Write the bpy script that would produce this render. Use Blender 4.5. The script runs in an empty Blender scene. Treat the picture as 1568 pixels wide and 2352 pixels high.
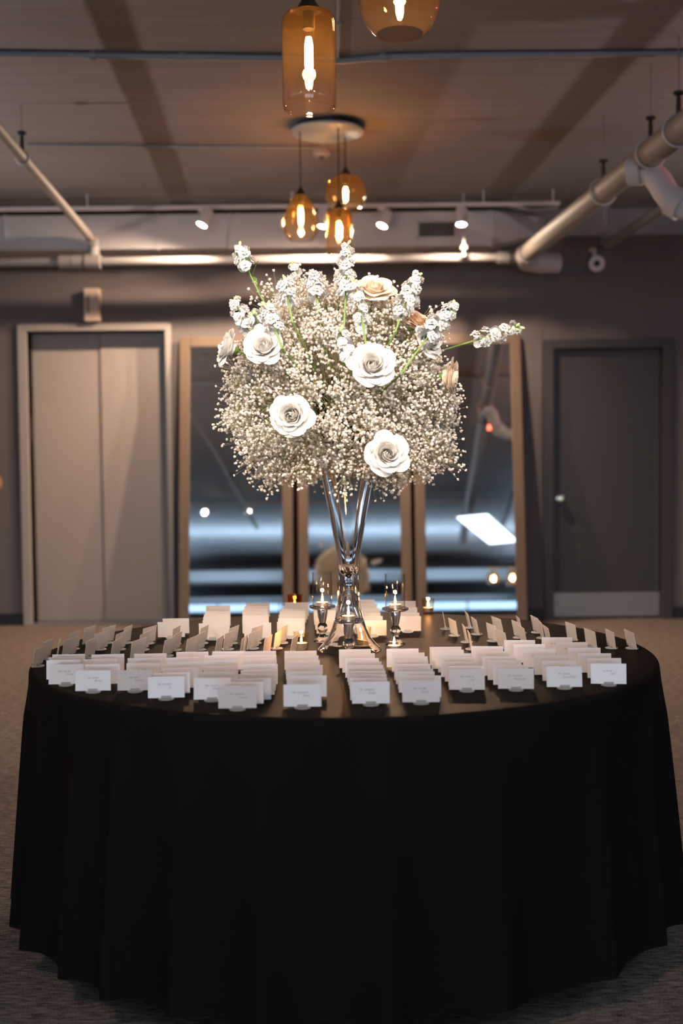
import bpy, bmesh, math, random
import numpy as np
from mathutils import Vector, Matrix, Euler

random.seed(7)
RNG = np.random.default_rng(7)
PI = math.pi
SC = bpy.context.scene
COL = SC.collection

# ------------------------------------------------------------------ camera
F_PX, PITCH, CAM_H, ROLL = 2640.0, 0.0433, 1.335, -0.0104
cam_data = bpy.data.cameras.new('camera')
cam = bpy.data.objects.new('camera', cam_data)
COL.objects.link(cam)
cam_data.sensor_fit = 'VERTICAL'
cam_data.sensor_height = 36.0
cam_data.lens = F_PX * 36.0 / 2352.0
cam_data.clip_start = 0.05
cam_data.clip_end = 60
cam.location = (0, 0, CAM_H)
cam.rotation_euler = (Matrix.Rotation(PI / 2 - PITCH, 3, 'X') @ Matrix.Rotation(ROLL, 3, 'Z')).to_euler()
cam_data.dof.use_dof = True
cam_data.dof.focus_distance = 3.38
cam_data.dof.aperture_fstop = 2.0
SC.camera = cam

# ------------------------------------------------------------------ world and exposure
world = bpy.data.worlds.new('world')
SC.world = world
world.use_nodes = True
world.node_tree.nodes['Background'].inputs[0].default_value = (0.35, 0.42, 0.55, 1)
world.node_tree.nodes['Background'].inputs[1].default_value = 0.02
SC.view_settings.view_transform = 'Standard'
SC.view_settings.look = 'None'
SC.view_settings.exposure = 0.95
SC.view_settings.gamma = 1.0
SC.view_settings.use_curve_mapping = False
SC.cycles.use_denoising = True
SC.cycles.max_bounces = 14
SC.cycles.transparent_max_bounces = 24
SC.cycles.transmission_bounces = 12
SC.cycles.caustics_reflective = False
SC.cycles.caustics_refractive = False
SC.cycles.sample_clamp_indirect = 4.0

# strengths of the lights, a few of them added (all are built further down, in their lamps)
BACK_SPOT_W = 90.0       # track spotlights by the back wall
FRONT_SPOT_W = 300.0      # track spotlights behind the photographer
SCONCE_W = 150.0           # two wall uplights
PENDANT_W = 7.0
CANDLE_W = 0.35
COVE_STRENGTH = 75.0      # cool strip lights, the side pair added
WINDOW_STRENGTH = 4.2
WARM = (1.0, 0.74, 0.52)
WARMER = (1.0, 0.62, 0.34)

# ------------------------------------------------------------------ pixel to world (photo frame 1568 x 2352)
def ray(px, py):
    u, v = px - 784.0, py - 1176.0
    c, s = math.cos(-ROLL), math.sin(-ROLL)
    u, v = u * c - v * s, u * s + v * c
    c, s = math.cos(PITCH), math.sin(PITCH)
    return Vector((u / F_PX, c - v / F_PX * s, -s - v / F_PX * c))
def at_y(px, py, Y):
    d = ray(px, py)
    return Vector((0, 0, CAM_H)) + d * (Y / d.y)
def at_z(px, py, z):
    d = ray(px, py)
    return Vector((0, 0, CAM_H)) + d * ((z - CAM_H) / d.z)

# ------------------------------------------------------------------ mesh helpers
def mesh_of(verts, faces, smooth=False, name='mesh'):
    me = bpy.data.meshes.new(name)
    me.from_pydata([tuple(v) for v in verts], [], faces)
    me.update()
    if smooth:
        me.polygons.foreach_set('use_smooth', [True] * len(me.polygons))
    return me

class MB:
    """collects geometry for one mesh"""
    def __init__(self):
        self.v, self.f = [], []
    def add(self, verts, faces):
        o = len(self.v)
        self.v += [Vector(p) for p in verts]
        self.f += [[i + o for i in f] for f in faces]
        return self
    def box(self, x0, x1, y0, y1, z0, z1, m=None):
        vs = [(x0, y0, z0), (x1, y0, z0), (x1, y1, z0), (x0, y1, z0), (x0, y0, z1), (x1, y0, z1), (x1, y1, z1), (x0, y1, z1)]
        if m is not None:
            vs = [m @ Vector(p) for p in vs]
        return self.add(vs, [[3, 2, 1, 0], [4, 5, 6, 7], [0, 1, 5, 4], [1, 2, 6, 5], [2, 3, 7, 6], [3, 0, 4, 7]])
    def lathe(self, prof, n=32, c=(0, 0, 0), m=None):
        vs, fs = [], []
        k = len(prof)
        for i in range(n):
            a = 2 * PI * i / n
            for r, z in prof:
                p = Vector((r * math.cos(a), r * math.sin(a), z))
                if m is not None:
                    p = m @ p
                vs.append(p + Vector(c))
        for i in range(n):
            j = (i + 1) % n
            for q in range(k - 1):
                a, b, cc, d = i * k + q, j * k + q, j * k + q + 1, i * k + q + 1
                if prof[q][0] < 1e-6:
                    fs.append([a, cc, d])
                elif prof[q + 1][0] < 1e-6:
                    fs.append([a, b, cc])
                else:
                    fs.append([a, b, cc, d])
        return self.add(vs, fs)
    def tube(self, pts, r, n=10, cap=True):
        pts = [Vector(p) for p in pts]
        k = len(pts)
        rs = r if isinstance(r, (list, tuple)) else [r] * k
        t0 = (pts[1] - pts[0]).normalized()
        up = Vector((0, 0, 1)) if abs(t0.z) < .9 else Vector((1, 0, 0))
        x = t0.cross(up).normalized()
        vs, fs = [], []
        for i in range(k):
            if i == 0: t = pts[1] - pts[0]
            elif i == k - 1: t = pts[-1] - pts[-2]
            else: t = (pts[i + 1] - pts[i]).normalized() + (pts[i] - pts[i - 1]).normalized()
            t.normalize()
            x = (x - t * x.dot(t)).normalized()
            y = t.cross(x)
            for j in range(n):
                a = 2 * PI * j / n
                vs.append(pts[i] + (x * math.cos(a) + y * math.sin(a)) * rs[i])
        for i in range(k - 1):
            for j in range(n):
                jj = (j + 1) % n
                fs.append([i * n + j, i * n + jj, (i + 1) * n + jj, (i + 1) * n + j])
        if cap:
            fs.append(list(range(n))[::-1])
            fs.append([(k - 1) * n + j for j in range(n)])
        return self.add(vs, fs)
    def mesh(self, smooth=False, bevel=0.0, seg=2, weld=False):
        me = mesh_of(self.v, self.f, False)
        if weld or bevel > 0 or smooth:
            bm = bmesh.new(); bm.from_mesh(me)
            bmesh.ops.remove_doubles(bm, verts=bm.verts, dist=1e-6)
            bmesh.ops.recalc_face_normals(bm, faces=bm.faces)
            if bevel > 0:
                bmesh.ops.bevel(bm, geom=bm.edges[:] , offset=bevel, segments=seg, affect='EDGES', profile=.5)
            bm.to_mesh(me); bm.free()
        if smooth:
            me.polygons.foreach_set('use_smooth', [True] * len(me.polygons))
            sharp = set()
            bm = bmesh.new(); bm.from_mesh(me)
            for e in bm.edges:
                if len(e.link_faces) == 2 and e.calc_face_angle(0) > math.radians(50):
                    e.smooth = False
            bm.to_mesh(me); bm.free()
        return me

def link(name, me, mat, parent=None, loc=(0, 0, 0), rot=(0, 0, 0), scale=(1, 1, 1)):
    o = bpy.data.objects.new(name, me)
    COL.objects.link(o)
    if mat is not None and me is not None and len(me.materials) == 0:
        me.materials.append(mat)
    o.location = loc; o.rotation_euler = rot; o.scale = scale
    if parent is not None:
        o.parent = parent
    return o
def tag(o, label, cat, group=None, kind=None):
    o['label'] = label; o['category'] = cat
    if group: o['group'] = group
    if kind: o['kind'] = kind
    return o
def thing(name, label, cat, loc=(0, 0, 0), rot=(0, 0, 0), group=None):
    o = bpy.data.objects.new(name, None)
    COL.objects.link(o)
    o.empty_display_size = .05
    o.location = loc; o.rotation_euler = rot
    return tag(o, label, cat, group)
def wpart(name, me, mat, parent, label=None):
    """part whose mesh is in world coordinates, under a thing placed without rotation"""
    o = link(name, me, mat, parent)
    o.matrix_parent_inverse = Matrix.Translation(-Vector(parent.location))
    if label: o['label'] = label
    return o
def struct(name, me, mat, label=None):
    o = link(name, me, mat)
    o['kind'] = 'structure'
    if label: o['label'] = label
    return o
def copy_thing(src, loc, rot, label, group=None):
    c = src.copy(); COL.objects.link(c)
    c.location = loc; c.rotation_euler = rot
    c['label'] = label
    if group: c['group'] = group
    for ch in src.children:
        d = ch.copy(); COL.objects.link(d); d.parent = c
    return c

# ------------------------------------------------------------------ materials
def new_mat(name):
    m = bpy.data.materials.new(name)
    m.use_nodes = True
    nt = m.node_tree
    b = nt.nodes['Principled BSDF']
    return m, nt, b
def N(nt, typ, **kw):
    n = nt.nodes.new(typ)
    for k, v in kw.items():
        if k.startswith('i_'):
            n.inputs[int(k[2:])].default_value = v
        else:
            setattr(n, k, v)
    return n
def simple(name, col, rough=.6, metal=0, spec=.5, var=.0, scale=20, bump=0., bscale=None, stretch=(1, 1, 1), sheen=0, coat=0):
    m, nt, b = new_mat(name)
    b.inputs['Base Color'].default_value = (*col, 1)
    b.inputs['Roughness'].default_value = rough
    b.inputs['Metallic'].default_value = metal
    b.inputs['Specular IOR Level'].default_value = spec
    b.inputs['Sheen Weight'].default_value = sheen
    b.inputs['Coat Weight'].default_value = coat
    if var > 0 or bump > 0:
        tc = N(nt, 'ShaderNodeTexCoord')
        mp = N(nt, 'ShaderNodeMapping')
        mp.inputs['Scale'].default_value = stretch
        nt.links.new(tc.outputs['Object'], mp.inputs[0])
        no = N(nt, 'ShaderNodeTexNoise')
        no.inputs['Scale'].default_value = scale
        no.inputs['Detail'].default_value = 6
        nt.links.new(mp.outputs[0], no.inputs['Vector'])
        if var > 0:
            r = N(nt, 'ShaderNodeMapRange')
            r.inputs['To Min'].default_value = 1 - var; r.inputs['To Max'].default_value = 1 + var
            nt.links.new(no.outputs[0], r.inputs[0])
            mx = N(nt, 'ShaderNodeVectorMath', operation='SCALE')
            mx.inputs[0].default_value = col
            nt.links.new(r.outputs[0], mx.inputs['Scale'])
            nt.links.new(mx.outputs[0], b.inputs['Base Color'])
        if bump > 0:
            n2 = no
            if bscale:
                n2 = N(nt, 'ShaderNodeTexNoise')
                n2.inputs['Scale'].default_value = bscale
                n2.inputs['Detail'].default_value = 4
                nt.links.new(mp.outputs[0], n2.inputs['Vector'])
            bp = N(nt, 'ShaderNodeBump')
            bp.inputs['Strength'].default_value = bump
            bp.inputs['Distance'].default_value = .01
            nt.links.new(n2.outputs[0], bp.inputs['Height'])
            nt.links.new(bp.outputs[0], b.inputs['Normal'])
    return m
def emit(name, col, s):
    m, nt, b = new_mat(name)
    b.inputs['Base Color'].default_value = (*col, 1)
    b.inputs['Emission Color'].default_value = (*col, 1)
    b.inputs['Emission Strength'].default_value = s
    return m
def thin_glass(name, tint, edge, rough=.0, refl=1.0, grad=None, haze=None):
    """thin-walled glass: tinted straight-through light plus Fresnel reflection"""
    m = bpy.data.materials.new(name); m.use_nodes = True
    nt = m.node_tree; nt.nodes.clear()
    out = N(nt, 'ShaderNodeOutputMaterial')
    tr = N(nt, 'ShaderNodeBsdfTransparent')
    gl = N(nt, 'ShaderNodeBsdfGlossy'); gl.inputs['Roughness'].default_value = rough
    lw = N(nt, 'ShaderNodeLayerWeight'); lw.inputs[0].default_value = .25
    mixc = N(nt, 'ShaderNodeMix', data_type='RGBA')
    mixc.inputs[6].default_value = (*tint, 1); mixc.inputs[7].default_value = (*edge, 1)
    if grad:
        tc = N(nt, 'ShaderNodeTexCoord'); sp = N(nt, 'ShaderNodeSeparateXYZ')
        nt.links.new(tc.outputs['Generated'], sp.inputs[0])
        g = N(nt, 'ShaderNodeMix', data_type='RGBA')
        mr = N(nt, 'ShaderNodeMapRange'); mr.inputs[1].default_value = .15; mr.inputs[2].default_value = .75
        nt.links.new(sp.outputs[2], mr.inputs[0])
        nt.links.new(mr.outputs[0], g.inputs[0])
        g.inputs[6].default_value = (*grad, 1); g.inputs[7].default_value = (*tint, 1)
        nt.links.new(g.outputs[2], mixc.inputs[6])
    pw = N(nt, 'ShaderNodeMath', operation='POWER'); pw.inputs[1].default_value = 2.0
    nt.links.new(lw.outputs['Facing'], pw.inputs[0])
    nt.links.new(pw.outputs[0], mixc.inputs[0])
    nt.links.new(mixc.outputs[2], tr.inputs[0])
    l2 = N(nt, 'ShaderNodeLayerWeight'); l2.inputs[0].default_value = .5
    p5 = N(nt, 'ShaderNodeMath', operation='POWER'); p5.inputs[1].default_value = 4.0
    nt.links.new(l2.outputs['Facing'], p5.inputs[0])
    ml = N(nt, 'ShaderNodeMath', operation='MULTIPLY_ADD'); ml.inputs[1].default_value = .55 * refl; ml.inputs[2].default_value = .035
    nt.links.new(p5.outputs[0], ml.inputs[0])
    ms = N(nt, 'ShaderNodeMixShader')
    nt.links.new(ml.outputs[0], ms.inputs[0])
    body = tr
    if haze:
        tl = N(nt, 'ShaderNodeBsdfTranslucent'); tl.inputs[0].default_value = (*haze[1], 1)
        hz_ = N(nt, 'ShaderNodeMixShader'); hz_.inputs[0].default_value = haze[0]
        nt.links.new(tr.outputs[0], hz_.inputs[1]); nt.links.new(tl.outputs[0], hz_.inputs[2])
        body = hz_
    nt.links.new(body.outputs[0], ms.inputs[1]); nt.links.new(gl.outputs[0], ms.inputs[2])
    nt.links.new(ms.outputs[0], out.inputs[0])
    return m

M = {}
M['wall'] = simple('wall_paint', (.155, .130, .128), .75, spec=.2, var=.08, scale=3, bump=.08, bscale=140)
M['ceil_pipe'] = simple('painted_pipe', (.30, .275, .265), .55, var=.08, scale=6)
M['conduit'] = simple('conduit_paint', (.22, .235, .26), .5, var=.1, scale=8)
M['pipe_tan'] = simple('pipe_tan', (.20, .168, .148), .6, var=.12, scale=5)
M['pvc'] = simple('pipe_white', (.48, .45, .45), .5, var=.06, scale=8)
M['beam'] = simple('beam_paint', (.26, .26, .275), .7, var=.05, scale=2)
M['duct'] = simple('duct_paint', (.52, .49, .49), .55, var=.06, scale=2)
M['dark_metal'] = simple('dark_metal', (.02, .018, .018), .4, metal=.3)
M['black'] = simple('black_plastic', (.012, .011, .012), .5)
M['grille'] = simple('grille', (.10, .092, .09), .6)
M['elev'] = simple('elevator_door', (.36, .30, .26), .42, var=.03, scale=2)
M['elev_frame'] = simple('elevator_frame', (.36, .31, .28), .45, var=.03, scale=2)
M['door'] = simple('door_paint', (.047, .040, .040), .5, var=.05, scale=2)
M['steel'] = simple('brushed_steel', (.32, .29, .27), .38, metal=.7, var=.1, scale=30, stretch=(1, 1, 12))
M['brass'] = simple('brass_knob', (.62, .5, .36), .2, metal=1)
M['wood'] = simple('mirror_wood', (.125, .082, .052), .5, var=.25, scale=6, stretch=(14, 14, 1.2))
M['spotwhite'] = simple('spot_white', (.6, .57, .55), .45)
M['base'] = simple('baseboard_dark', (.012, .011, .014), .5)
M['sign'] = simple('sign_beige', (.55, .42, .32), .5)
M['signink'] = simple('sign_ink', (.22, .17, .13), .6)
M['camwhite'] = simple('camera_white', (.85, .82, .8), .4)
M['copper'] = simple('copper', (.55, .2, .08), .35, metal=.9)
M['canopy'] = simple('canopy_white', (.30, .34, .36), .4)
M['bulb_glow'] = emit('bulb_glow', (1.0, .62, .28), 28)
M['filament'] = emit('filament', (1.0, .72, .42), 45)
M['bulb_glass'] = thin_glass('bulb_glass', (1, .96, .9), (.95, .85, .7))
M['amber'] = thin_glass('amber_glass', (.93, .75, .48), (.62, .40, .16), grad=(.95, .91, .88), haze=(.007, (1.0, .66, .34)))
M['clear_thin'] = thin_glass('clear_glass_thin', (.98, .98, .975), (.62, .58, .55), refl=1.6)
M['votive'] = thin_glass('votive_glass', (.96, .90, .80), (.6, .47, .34))
M['votive_amber'] = thin_glass('votive_amber', (.95, .62, .25), (.6, .3, .08))
M['lens'] = emit('spot_lens', (1, .93, .84), 30)
M['flame'] = emit('flame', (1, .62, .25), 26)
M['wax'] = emit('wax', (1, .78, .5), .9)
M['tincup'] = simple('tealight_cup', (.75, .6, .5), .3, metal=.8)
M['window'] = emit('window_daylight', (.55, .77, 1.0), WINDOW_STRENGTH)
M['clerestory'] = emit('clerestory_daylight', (.45, .70, 1.0), 1.0)
M['cove'] = emit('cool_strip', (.50, .76, 1.0), COVE_STRENGTH)
M['panel'] = emit('cool_panel', (.75, .90, 1.0), 2.2)
M['redlamp'] = emit('red_lamp', (1.0, .10, .05), 6)
M['frame_dark'] = simple('frame_dark', (.03, .03, .035), .5)
M['cord'] = simple('cord', (.03, .022, .02), .6)
M['tablewood'] = simple('table_wood', (.35, .24, .15), .6, var=.15, scale=5, stretch=(1, 8, 1))
M['legmetal'] = simple('leg_metal', (.2, .2, .2), .4, metal=.9)
M['stem'] = simple('flower_stem', (.17, .27, .06), .55, var=.15, scale=30)
M['leaf'] = simple('flower_leaf', (.13, .24, .05), .5, var=.2, scale=40)
M['bud'] = simple('green_bud', (.50, .58, .30), .55, var=.15, scale=60)
M['ink'] = simple('card_ink', (.16, .12, .12), .7)
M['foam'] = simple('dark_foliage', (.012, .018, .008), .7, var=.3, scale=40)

def petal_mat(name, col, sss=.25):
    m, nt, b = new_mat(name)
    b.inputs['Base Color'].default_value = (*col, 1)
    b.inputs['Roughness'].default_value = .55
    b.inputs['Specular IOR Level'].default_value = .25
    tl = N(nt, 'ShaderNodeBsdfTranslucent'); tl.inputs[0].default_value = (*col, 1)
    ms = N(nt, 'ShaderNodeMixShader'); ms.inputs[0].default_value = sss
    out = nt.nodes['Material Output']
    nt.links.new(b.outputs[0], ms.inputs[1]); nt.links.new(tl.outputs[0], ms.inputs[2])
    nt.links.new(ms.outputs[0], out.inputs[0])
    return m
M['petal_white'] = petal_mat('petal_white', (.80, .765, .72))
M['petal_cream'] = petal_mat('petal_cream', (.86, .72, .56))
M['petal_peach'] = petal_mat('petal_peach', (.84, .62, .42))
M['stock_white'] = petal_mat('stock_white', (.84, .815, .785))
M['gyp'] = petal_mat('gyp_white', (.96, .885, .81), .45)
M['gypstem'] = simple('gyp_stem', (.34, .32, .17), .6)

# card stock: warm white with a satin face
m, nt, b = new_mat('card_stock'); M['card'] = m
b.inputs['Roughness'].default_value = .26
b.inputs['Specular IOR Level'].default_value = .8
oi = N(nt, 'ShaderNodeObjectInfo')
cm = N(nt, 'ShaderNodeMix', data_type='RGBA')
cm.inputs[6].default_value = (.64, .525, .46, 1); cm.inputs[7].default_value = (.83, .71, .66, 1)
nt.links.new(oi.outputs['Random'], cm.inputs[0]); nt.links.new(cm.outputs[2], b.inputs['Base Color'])
M['cardback'] = simple('card_back', (.60, .515, .455), .7, var=.03, scale=8)
m, nt, b = new_mat('clear_acrylic'); M['acrylic'] = m
b.inputs['Base Color'].default_value = (.85, .80, .76, 1)
b.inputs['Roughness'].default_value = .15
b.inputs['Transmission Weight'].default_value = .6
b.inputs['IOR'].default_value = 1.4

# heavy clear glass
m, nt, b = new_mat('solid_glass'); M['glass'] = m
b.inputs['Base Color'].default_value = (.98, .97, .96, 1)
b.inputs['Roughness'].default_value = 0.0
b.inputs['Transmission Weight'].default_value = 1.0
b.inputs['IOR'].default_value = 1.48

m, nt, b = new_mat('mirror_silver'); M['mirror'] = m
b.inputs['Base Color'].default_value = (.86, .88, .89, 1)
b.inputs['Metallic'].default_value = 1.0
b.inputs['Roughness'].default_value = 0.015

# carpet: dark brown-grey loop pile in fine cross ribs
m, nt, b = new_mat('carpet'); M['carpet'] = m
tc = N(nt, 'ShaderNodeTexCoord')
n1 = N(nt, 'ShaderNodeTexNoise'); n1.inputs['Scale'].default_value = 240; n1.inputs['Detail'].default_value = 3
mp = N(nt, 'ShaderNodeMapping'); mp.inputs['Scale'].default_value = (22, 110, 1)
n2 = N(nt, 'ShaderNodeTexNoise'); n2.inputs['Scale'].default_value = 1.0; n2.inputs['Detail'].default_value = 2
nt.links.new(tc.outputs['Object'], n1.inputs['Vector'])
nt.links.new(tc.outputs['Object'], mp.inputs[0]); nt.links.new(mp.outputs[0], n2.inputs['Vector'])
ad = N(nt, 'ShaderNodeMath', operation='ADD')
nt.links.new(n1.outputs[0], ad.inputs[0]); nt.links.new(n2.outputs[0], ad.inputs[1])
cr = N(nt, 'ShaderNodeValToRGB')
cr.color_ramp.elements[0].position = .38; cr.color_ramp.elements[0].color = (.035, .026, .021, 1)
cr.color_ramp.elements[1].position = .66; cr.color_ramp.elements[1].color = (.30, .24, .21, 1)
hf = N(nt, 'ShaderNodeMath', operation='MULTIPLY'); hf.inputs[1].default_value = .5
nt.links.new(ad.outputs[0], hf.inputs[0])
nt.links.new(hf.outputs[0], cr.inputs[0]); nt.links.new(cr.outputs[0], b.inputs['Base Color'])
bp = N(nt, 'ShaderNodeBump'); bp.inputs['Strength'].default_value = .6; bp.inputs['Distance'].default_value = .006
nt.links.new(hf.outputs[0], bp.inputs['Height']); nt.links.new(bp.outputs[0], b.inputs['Normal'])
b.inputs['Roughness'].default_value = .9; b.inputs['Specular IOR Level'].default_value = .1

# ceiling: painted board-marked slab
m, nt, b = new_mat('ceiling_paint'); M['ceil'] = m
tc = N(nt, 'ShaderNodeTexCoord')
mp = N(nt, 'ShaderNodeMapping'); mp.inputs['Scale'].default_value = (.5, 16, 1)
nt.links.new(tc.outputs['Object'], mp.inputs[0])
n1 = N(nt, 'ShaderNodeTexNoise'); n1.inputs['Scale'].default_value = 1.2; n1.inputs['Detail'].default_value = 6
nt.links.new(mp.outputs[0], n1.inputs['Vector'])
cr = N(nt, 'ShaderNodeValToRGB')
cr.color_ramp.elements[0].position = .3; cr.color_ramp.elements[0].color = (.215, .195, .198, 1)
cr.color_ramp.elements[1].position = .7; cr.color_ramp.elements[1].color = (.25, .23, .233, 1)
nt.links.new(n1.outputs[0], cr.inputs[0]); nt.links.new(cr.outputs[0], b.inputs['Base Color'])
wv = N(nt, 'ShaderNodeTexWave', wave_type='BANDS', bands_direction='Y', wave_profile='SAW')
wv.inputs['Scale'].default_value = 1.1; wv.inputs['Distortion'].default_value = .15
nt.links.new(tc.outputs['Object'], wv.inputs['Vector'])
ad = N(nt, 'ShaderNodeMath', operation='ADD'); nt.links.new(n1.outputs[0], ad.inputs[0])
pw = N(nt, 'ShaderNodeMath', operation='POWER'); pw.inputs[1].default_value = 18
nt.links.new(wv.outputs[1], pw.inputs[0]); nt.links.new(pw.outputs[0], ad.inputs[1])
bp = N(nt, 'ShaderNodeBump'); bp.inputs['Strength'].default_value = .25; bp.inputs['Distance'].default_value = .01
nt.links.new(ad.outputs[0], bp.inputs['Height']); nt.links.new(bp.outputs[0], b.inputs['Normal'])
b.inputs['Roughness'].default_value = .8; b.inputs['Specular IOR Level'].default_value = .2

# black table linen
m, nt, b = new_mat('black_linen'); M['linen'] = m
tc = N(nt, 'ShaderNodeTexCoord')
n1 = N(nt, 'ShaderNodeTexNoise'); n1.inputs['Scale'].default_value = 420; n1.inputs['Detail'].default_value = 2
nt.links.new(tc.outputs['Object'], n1.inputs['Vector'])
bp = N(nt, 'ShaderNodeBump'); bp.inputs['Strength'].default_value = .25; bp.inputs['Distance'].default_value = .002
nt.links.new(n1.outputs[0], bp.inputs['Height']); nt.links.new(bp.outputs[0], b.inputs['Normal'])
df = N(nt, 'ShaderNodeBsdfDiffuse'); df.inputs[0].default_value = (.0105, .0088, .0085, 1)
gy = N(nt, 'ShaderNodeBsdfGlossy'); gy.inputs['Roughness'].default_value = .30; gy.inputs[0].default_value = (1, .84, .72, 1)
ms = N(nt, 'ShaderNodeMixShader')
lw = N(nt, 'ShaderNodeLayerWeight'); lw.inputs[0].default_value = .5
m1 = N(nt, 'ShaderNodeMath', operation='POWER'); m1.inputs[1].default_value = 3.0
m2 = N(nt, 'ShaderNodeMath', operation='MULTIPLY'); m2.inputs[1].default_value = .050
nt.links.new(lw.outputs['Facing'], m1.inputs[0]); nt.links.new(m1.outputs[0], m2.inputs[0]); nt.links.new(m2.outputs[0], ms.inputs[0])
nt.links.new(bp.outputs[0], df.inputs['Normal']); nt.links.new(bp.outputs[0], gy.inputs['Normal'])
nt.links.new(df.outputs[0], ms.inputs[1]); nt.links.new(gy.outputs[0], ms.inputs[2])
nt.links.new(ms.outputs[0], nt.nodes['Material Output'].inputs[0])

# ================================================================== THE ROOM
WY, ZC = 9.57, 3.385           # back wall plane, ceiling height
XL, XR, YF = -4.6, 4.6, -9.5
struct('floor', MB().box(XL - .2, XR + .2, YF - .2, WY + .4, -.12, 0).mesh(), M['carpet'])
struct('ceiling', MB().box(XL - .2, XR + .2, YF - .2, WY + .4, ZC, ZC + .15).mesh(), M['ceil'])
struct('wall_left', MB().box(XL - .15, XL, YF, WY, 0, ZC).mesh(), M['wall'])
struct('wall_right', MB().box(XR, XR + .15, YF, WY, 0, ZC).mesh(), M['wall'])

e_tl, e_tr = at_y(62, 762, WY), at_y(380, 760, WY)
EX0, EX1, EZ = e_tl.x, e_tr.x, e_tl.z
d_tl, d_tr = at_y(1264, 797, WY), at_y(1526, 797, WY)
DX0, DX1, DZ = d_tl.x, d_tr.x, d_tl.z
wb = MB()
T = .18
wb.box(XL, EX0, WY, WY + T, 0, ZC)
wb.box(EX0, EX1, WY, WY + T, EZ, ZC)
wb.box(EX1, DX0, WY, WY + T, 0, ZC)
wb.box(DX0, DX1, WY, WY + T, DZ, ZC)
wb.box(DX1, XR, WY, WY + T, 0, ZC)
struct('wall_back', wb.mesh(), M['wall'])
bb = MB()
FW = .075                      # elevator frame face
bb.box(XL, EX0 - FW - .003, WY - .015, WY, 0, .10)
bb.box(EX1 + FW + .003, DX0 - .075, WY - .015, WY, 0, .10)
bb.box(DX1 + .075, XR, WY - .015, WY, 0, .10)
struct('baseboard_back', bb.mesh(), M['base'])

# elevator: two sliding leaves set deep in a pressed metal surround
door1 = bpy.data.objects.new('door_1', None); COL.objects.link(door1)
door1.location = ((EX0 + EX1) / 2, WY + .1, 0); door1['kind'] = 'structure'
door1['label'] = 'grey two-leaf elevator door in a pale metal surround'
xm = at_y(232, 900, WY + .15).x
wpart('door_leaf', MB().box(EX0 + .003, xm - .003, WY + .145, WY + .175, .012, EZ - .003).mesh(bevel=.003), M['elev'], door1)
wpart('door_leaf', MB().box(xm + .003, EX1 - .003, WY + .130, WY + .160, .012, EZ - .003).mesh(bevel=.003), M['elev'], door1)
fr = MB()
fr.box(EX0 - FW, EX0, WY - .03, WY + .125, 0, EZ + .055)
fr.box(EX1, EX1 + .045, WY - .03, WY + .125, 0, EZ + .055)
fr.box(EX0, EX1, WY - .03, WY + .125, EZ, EZ + .055)
wpart('door_frame', fr.mesh(bevel=.004), M['elev_frame'], door1)
wpart('sill', MB().box(EX0, EX1, WY, WY + .128, .0, .011).mesh(), M['steel'], door1)
p = at_y(68, 985, WY + .06)
wpart('jamb_plate', MB().box(EX0, EX0 + .006, WY + .035, WY + .085, p.z - .10, p.z + .10).mesh(bevel=.002), M['black'], door1, 'small black plate on the elevator jamb')

# service door on the right
door2 = bpy.data.objects.new('door_2', None); COL.objects.link(door2)
door2.location = ((DX0 + DX1) / 2, WY + .05, 0); door2['kind'] = 'structure'
door2['label'] = 'dark grey service door with round knob and metal kick plate'
wpart('door_leaf', MB().box(DX0 + .025, DX1 - .025, WY + .045, WY + .09, .008, DZ - .02).mesh(bevel=.004), M['door'], door2)
fr = MB()
fr.box(DX0 - .07, DX0 + .02, WY - .022, WY + .11, 0, DZ + .055)
fr.box(DX1 - .02, DX1 + .07, WY - .022, WY + .11, 0, DZ + .055)
fr.box(DX0 + .02, DX1 - .02, WY - .022, WY + .11, DZ - .015, DZ + .055)
wpart('door_frame', fr.mesh(bevel=.004), M['door'], door2)
k0, k1 = at_y(1270, 1362, WY + .04), at_y(1515, 1362, WY + .04)
wpart('kick_plate', MB().box(DX0 + .03, DX1 - .03, WY + .040, WY + .045, .02, k0.z).mesh(), M['steel'], door2)
kp = at_y(1278, 1146, WY)
rx = Matrix.Rotation(PI / 2, 3, 'X')
wpart('knob', MB().lathe([(0, .0), (.036, .0), (.036, .008), (.014, .012), (.014, .035), (.030, .045), (.036, .06), (.030, .075), (.0, .08)], 24, (kp.x + .04, WY + .045, kp.z), rx).mesh(smooth=True), M['brass'], door2)

# narrow pilaster edge beside the service door
tx = at_y(1240, 900, WY).x
struct('trim_1', MB().box(tx - .012, tx + .012, WY - .008, WY, .10, DZ + .35).mesh(), M['wall'])

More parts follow.
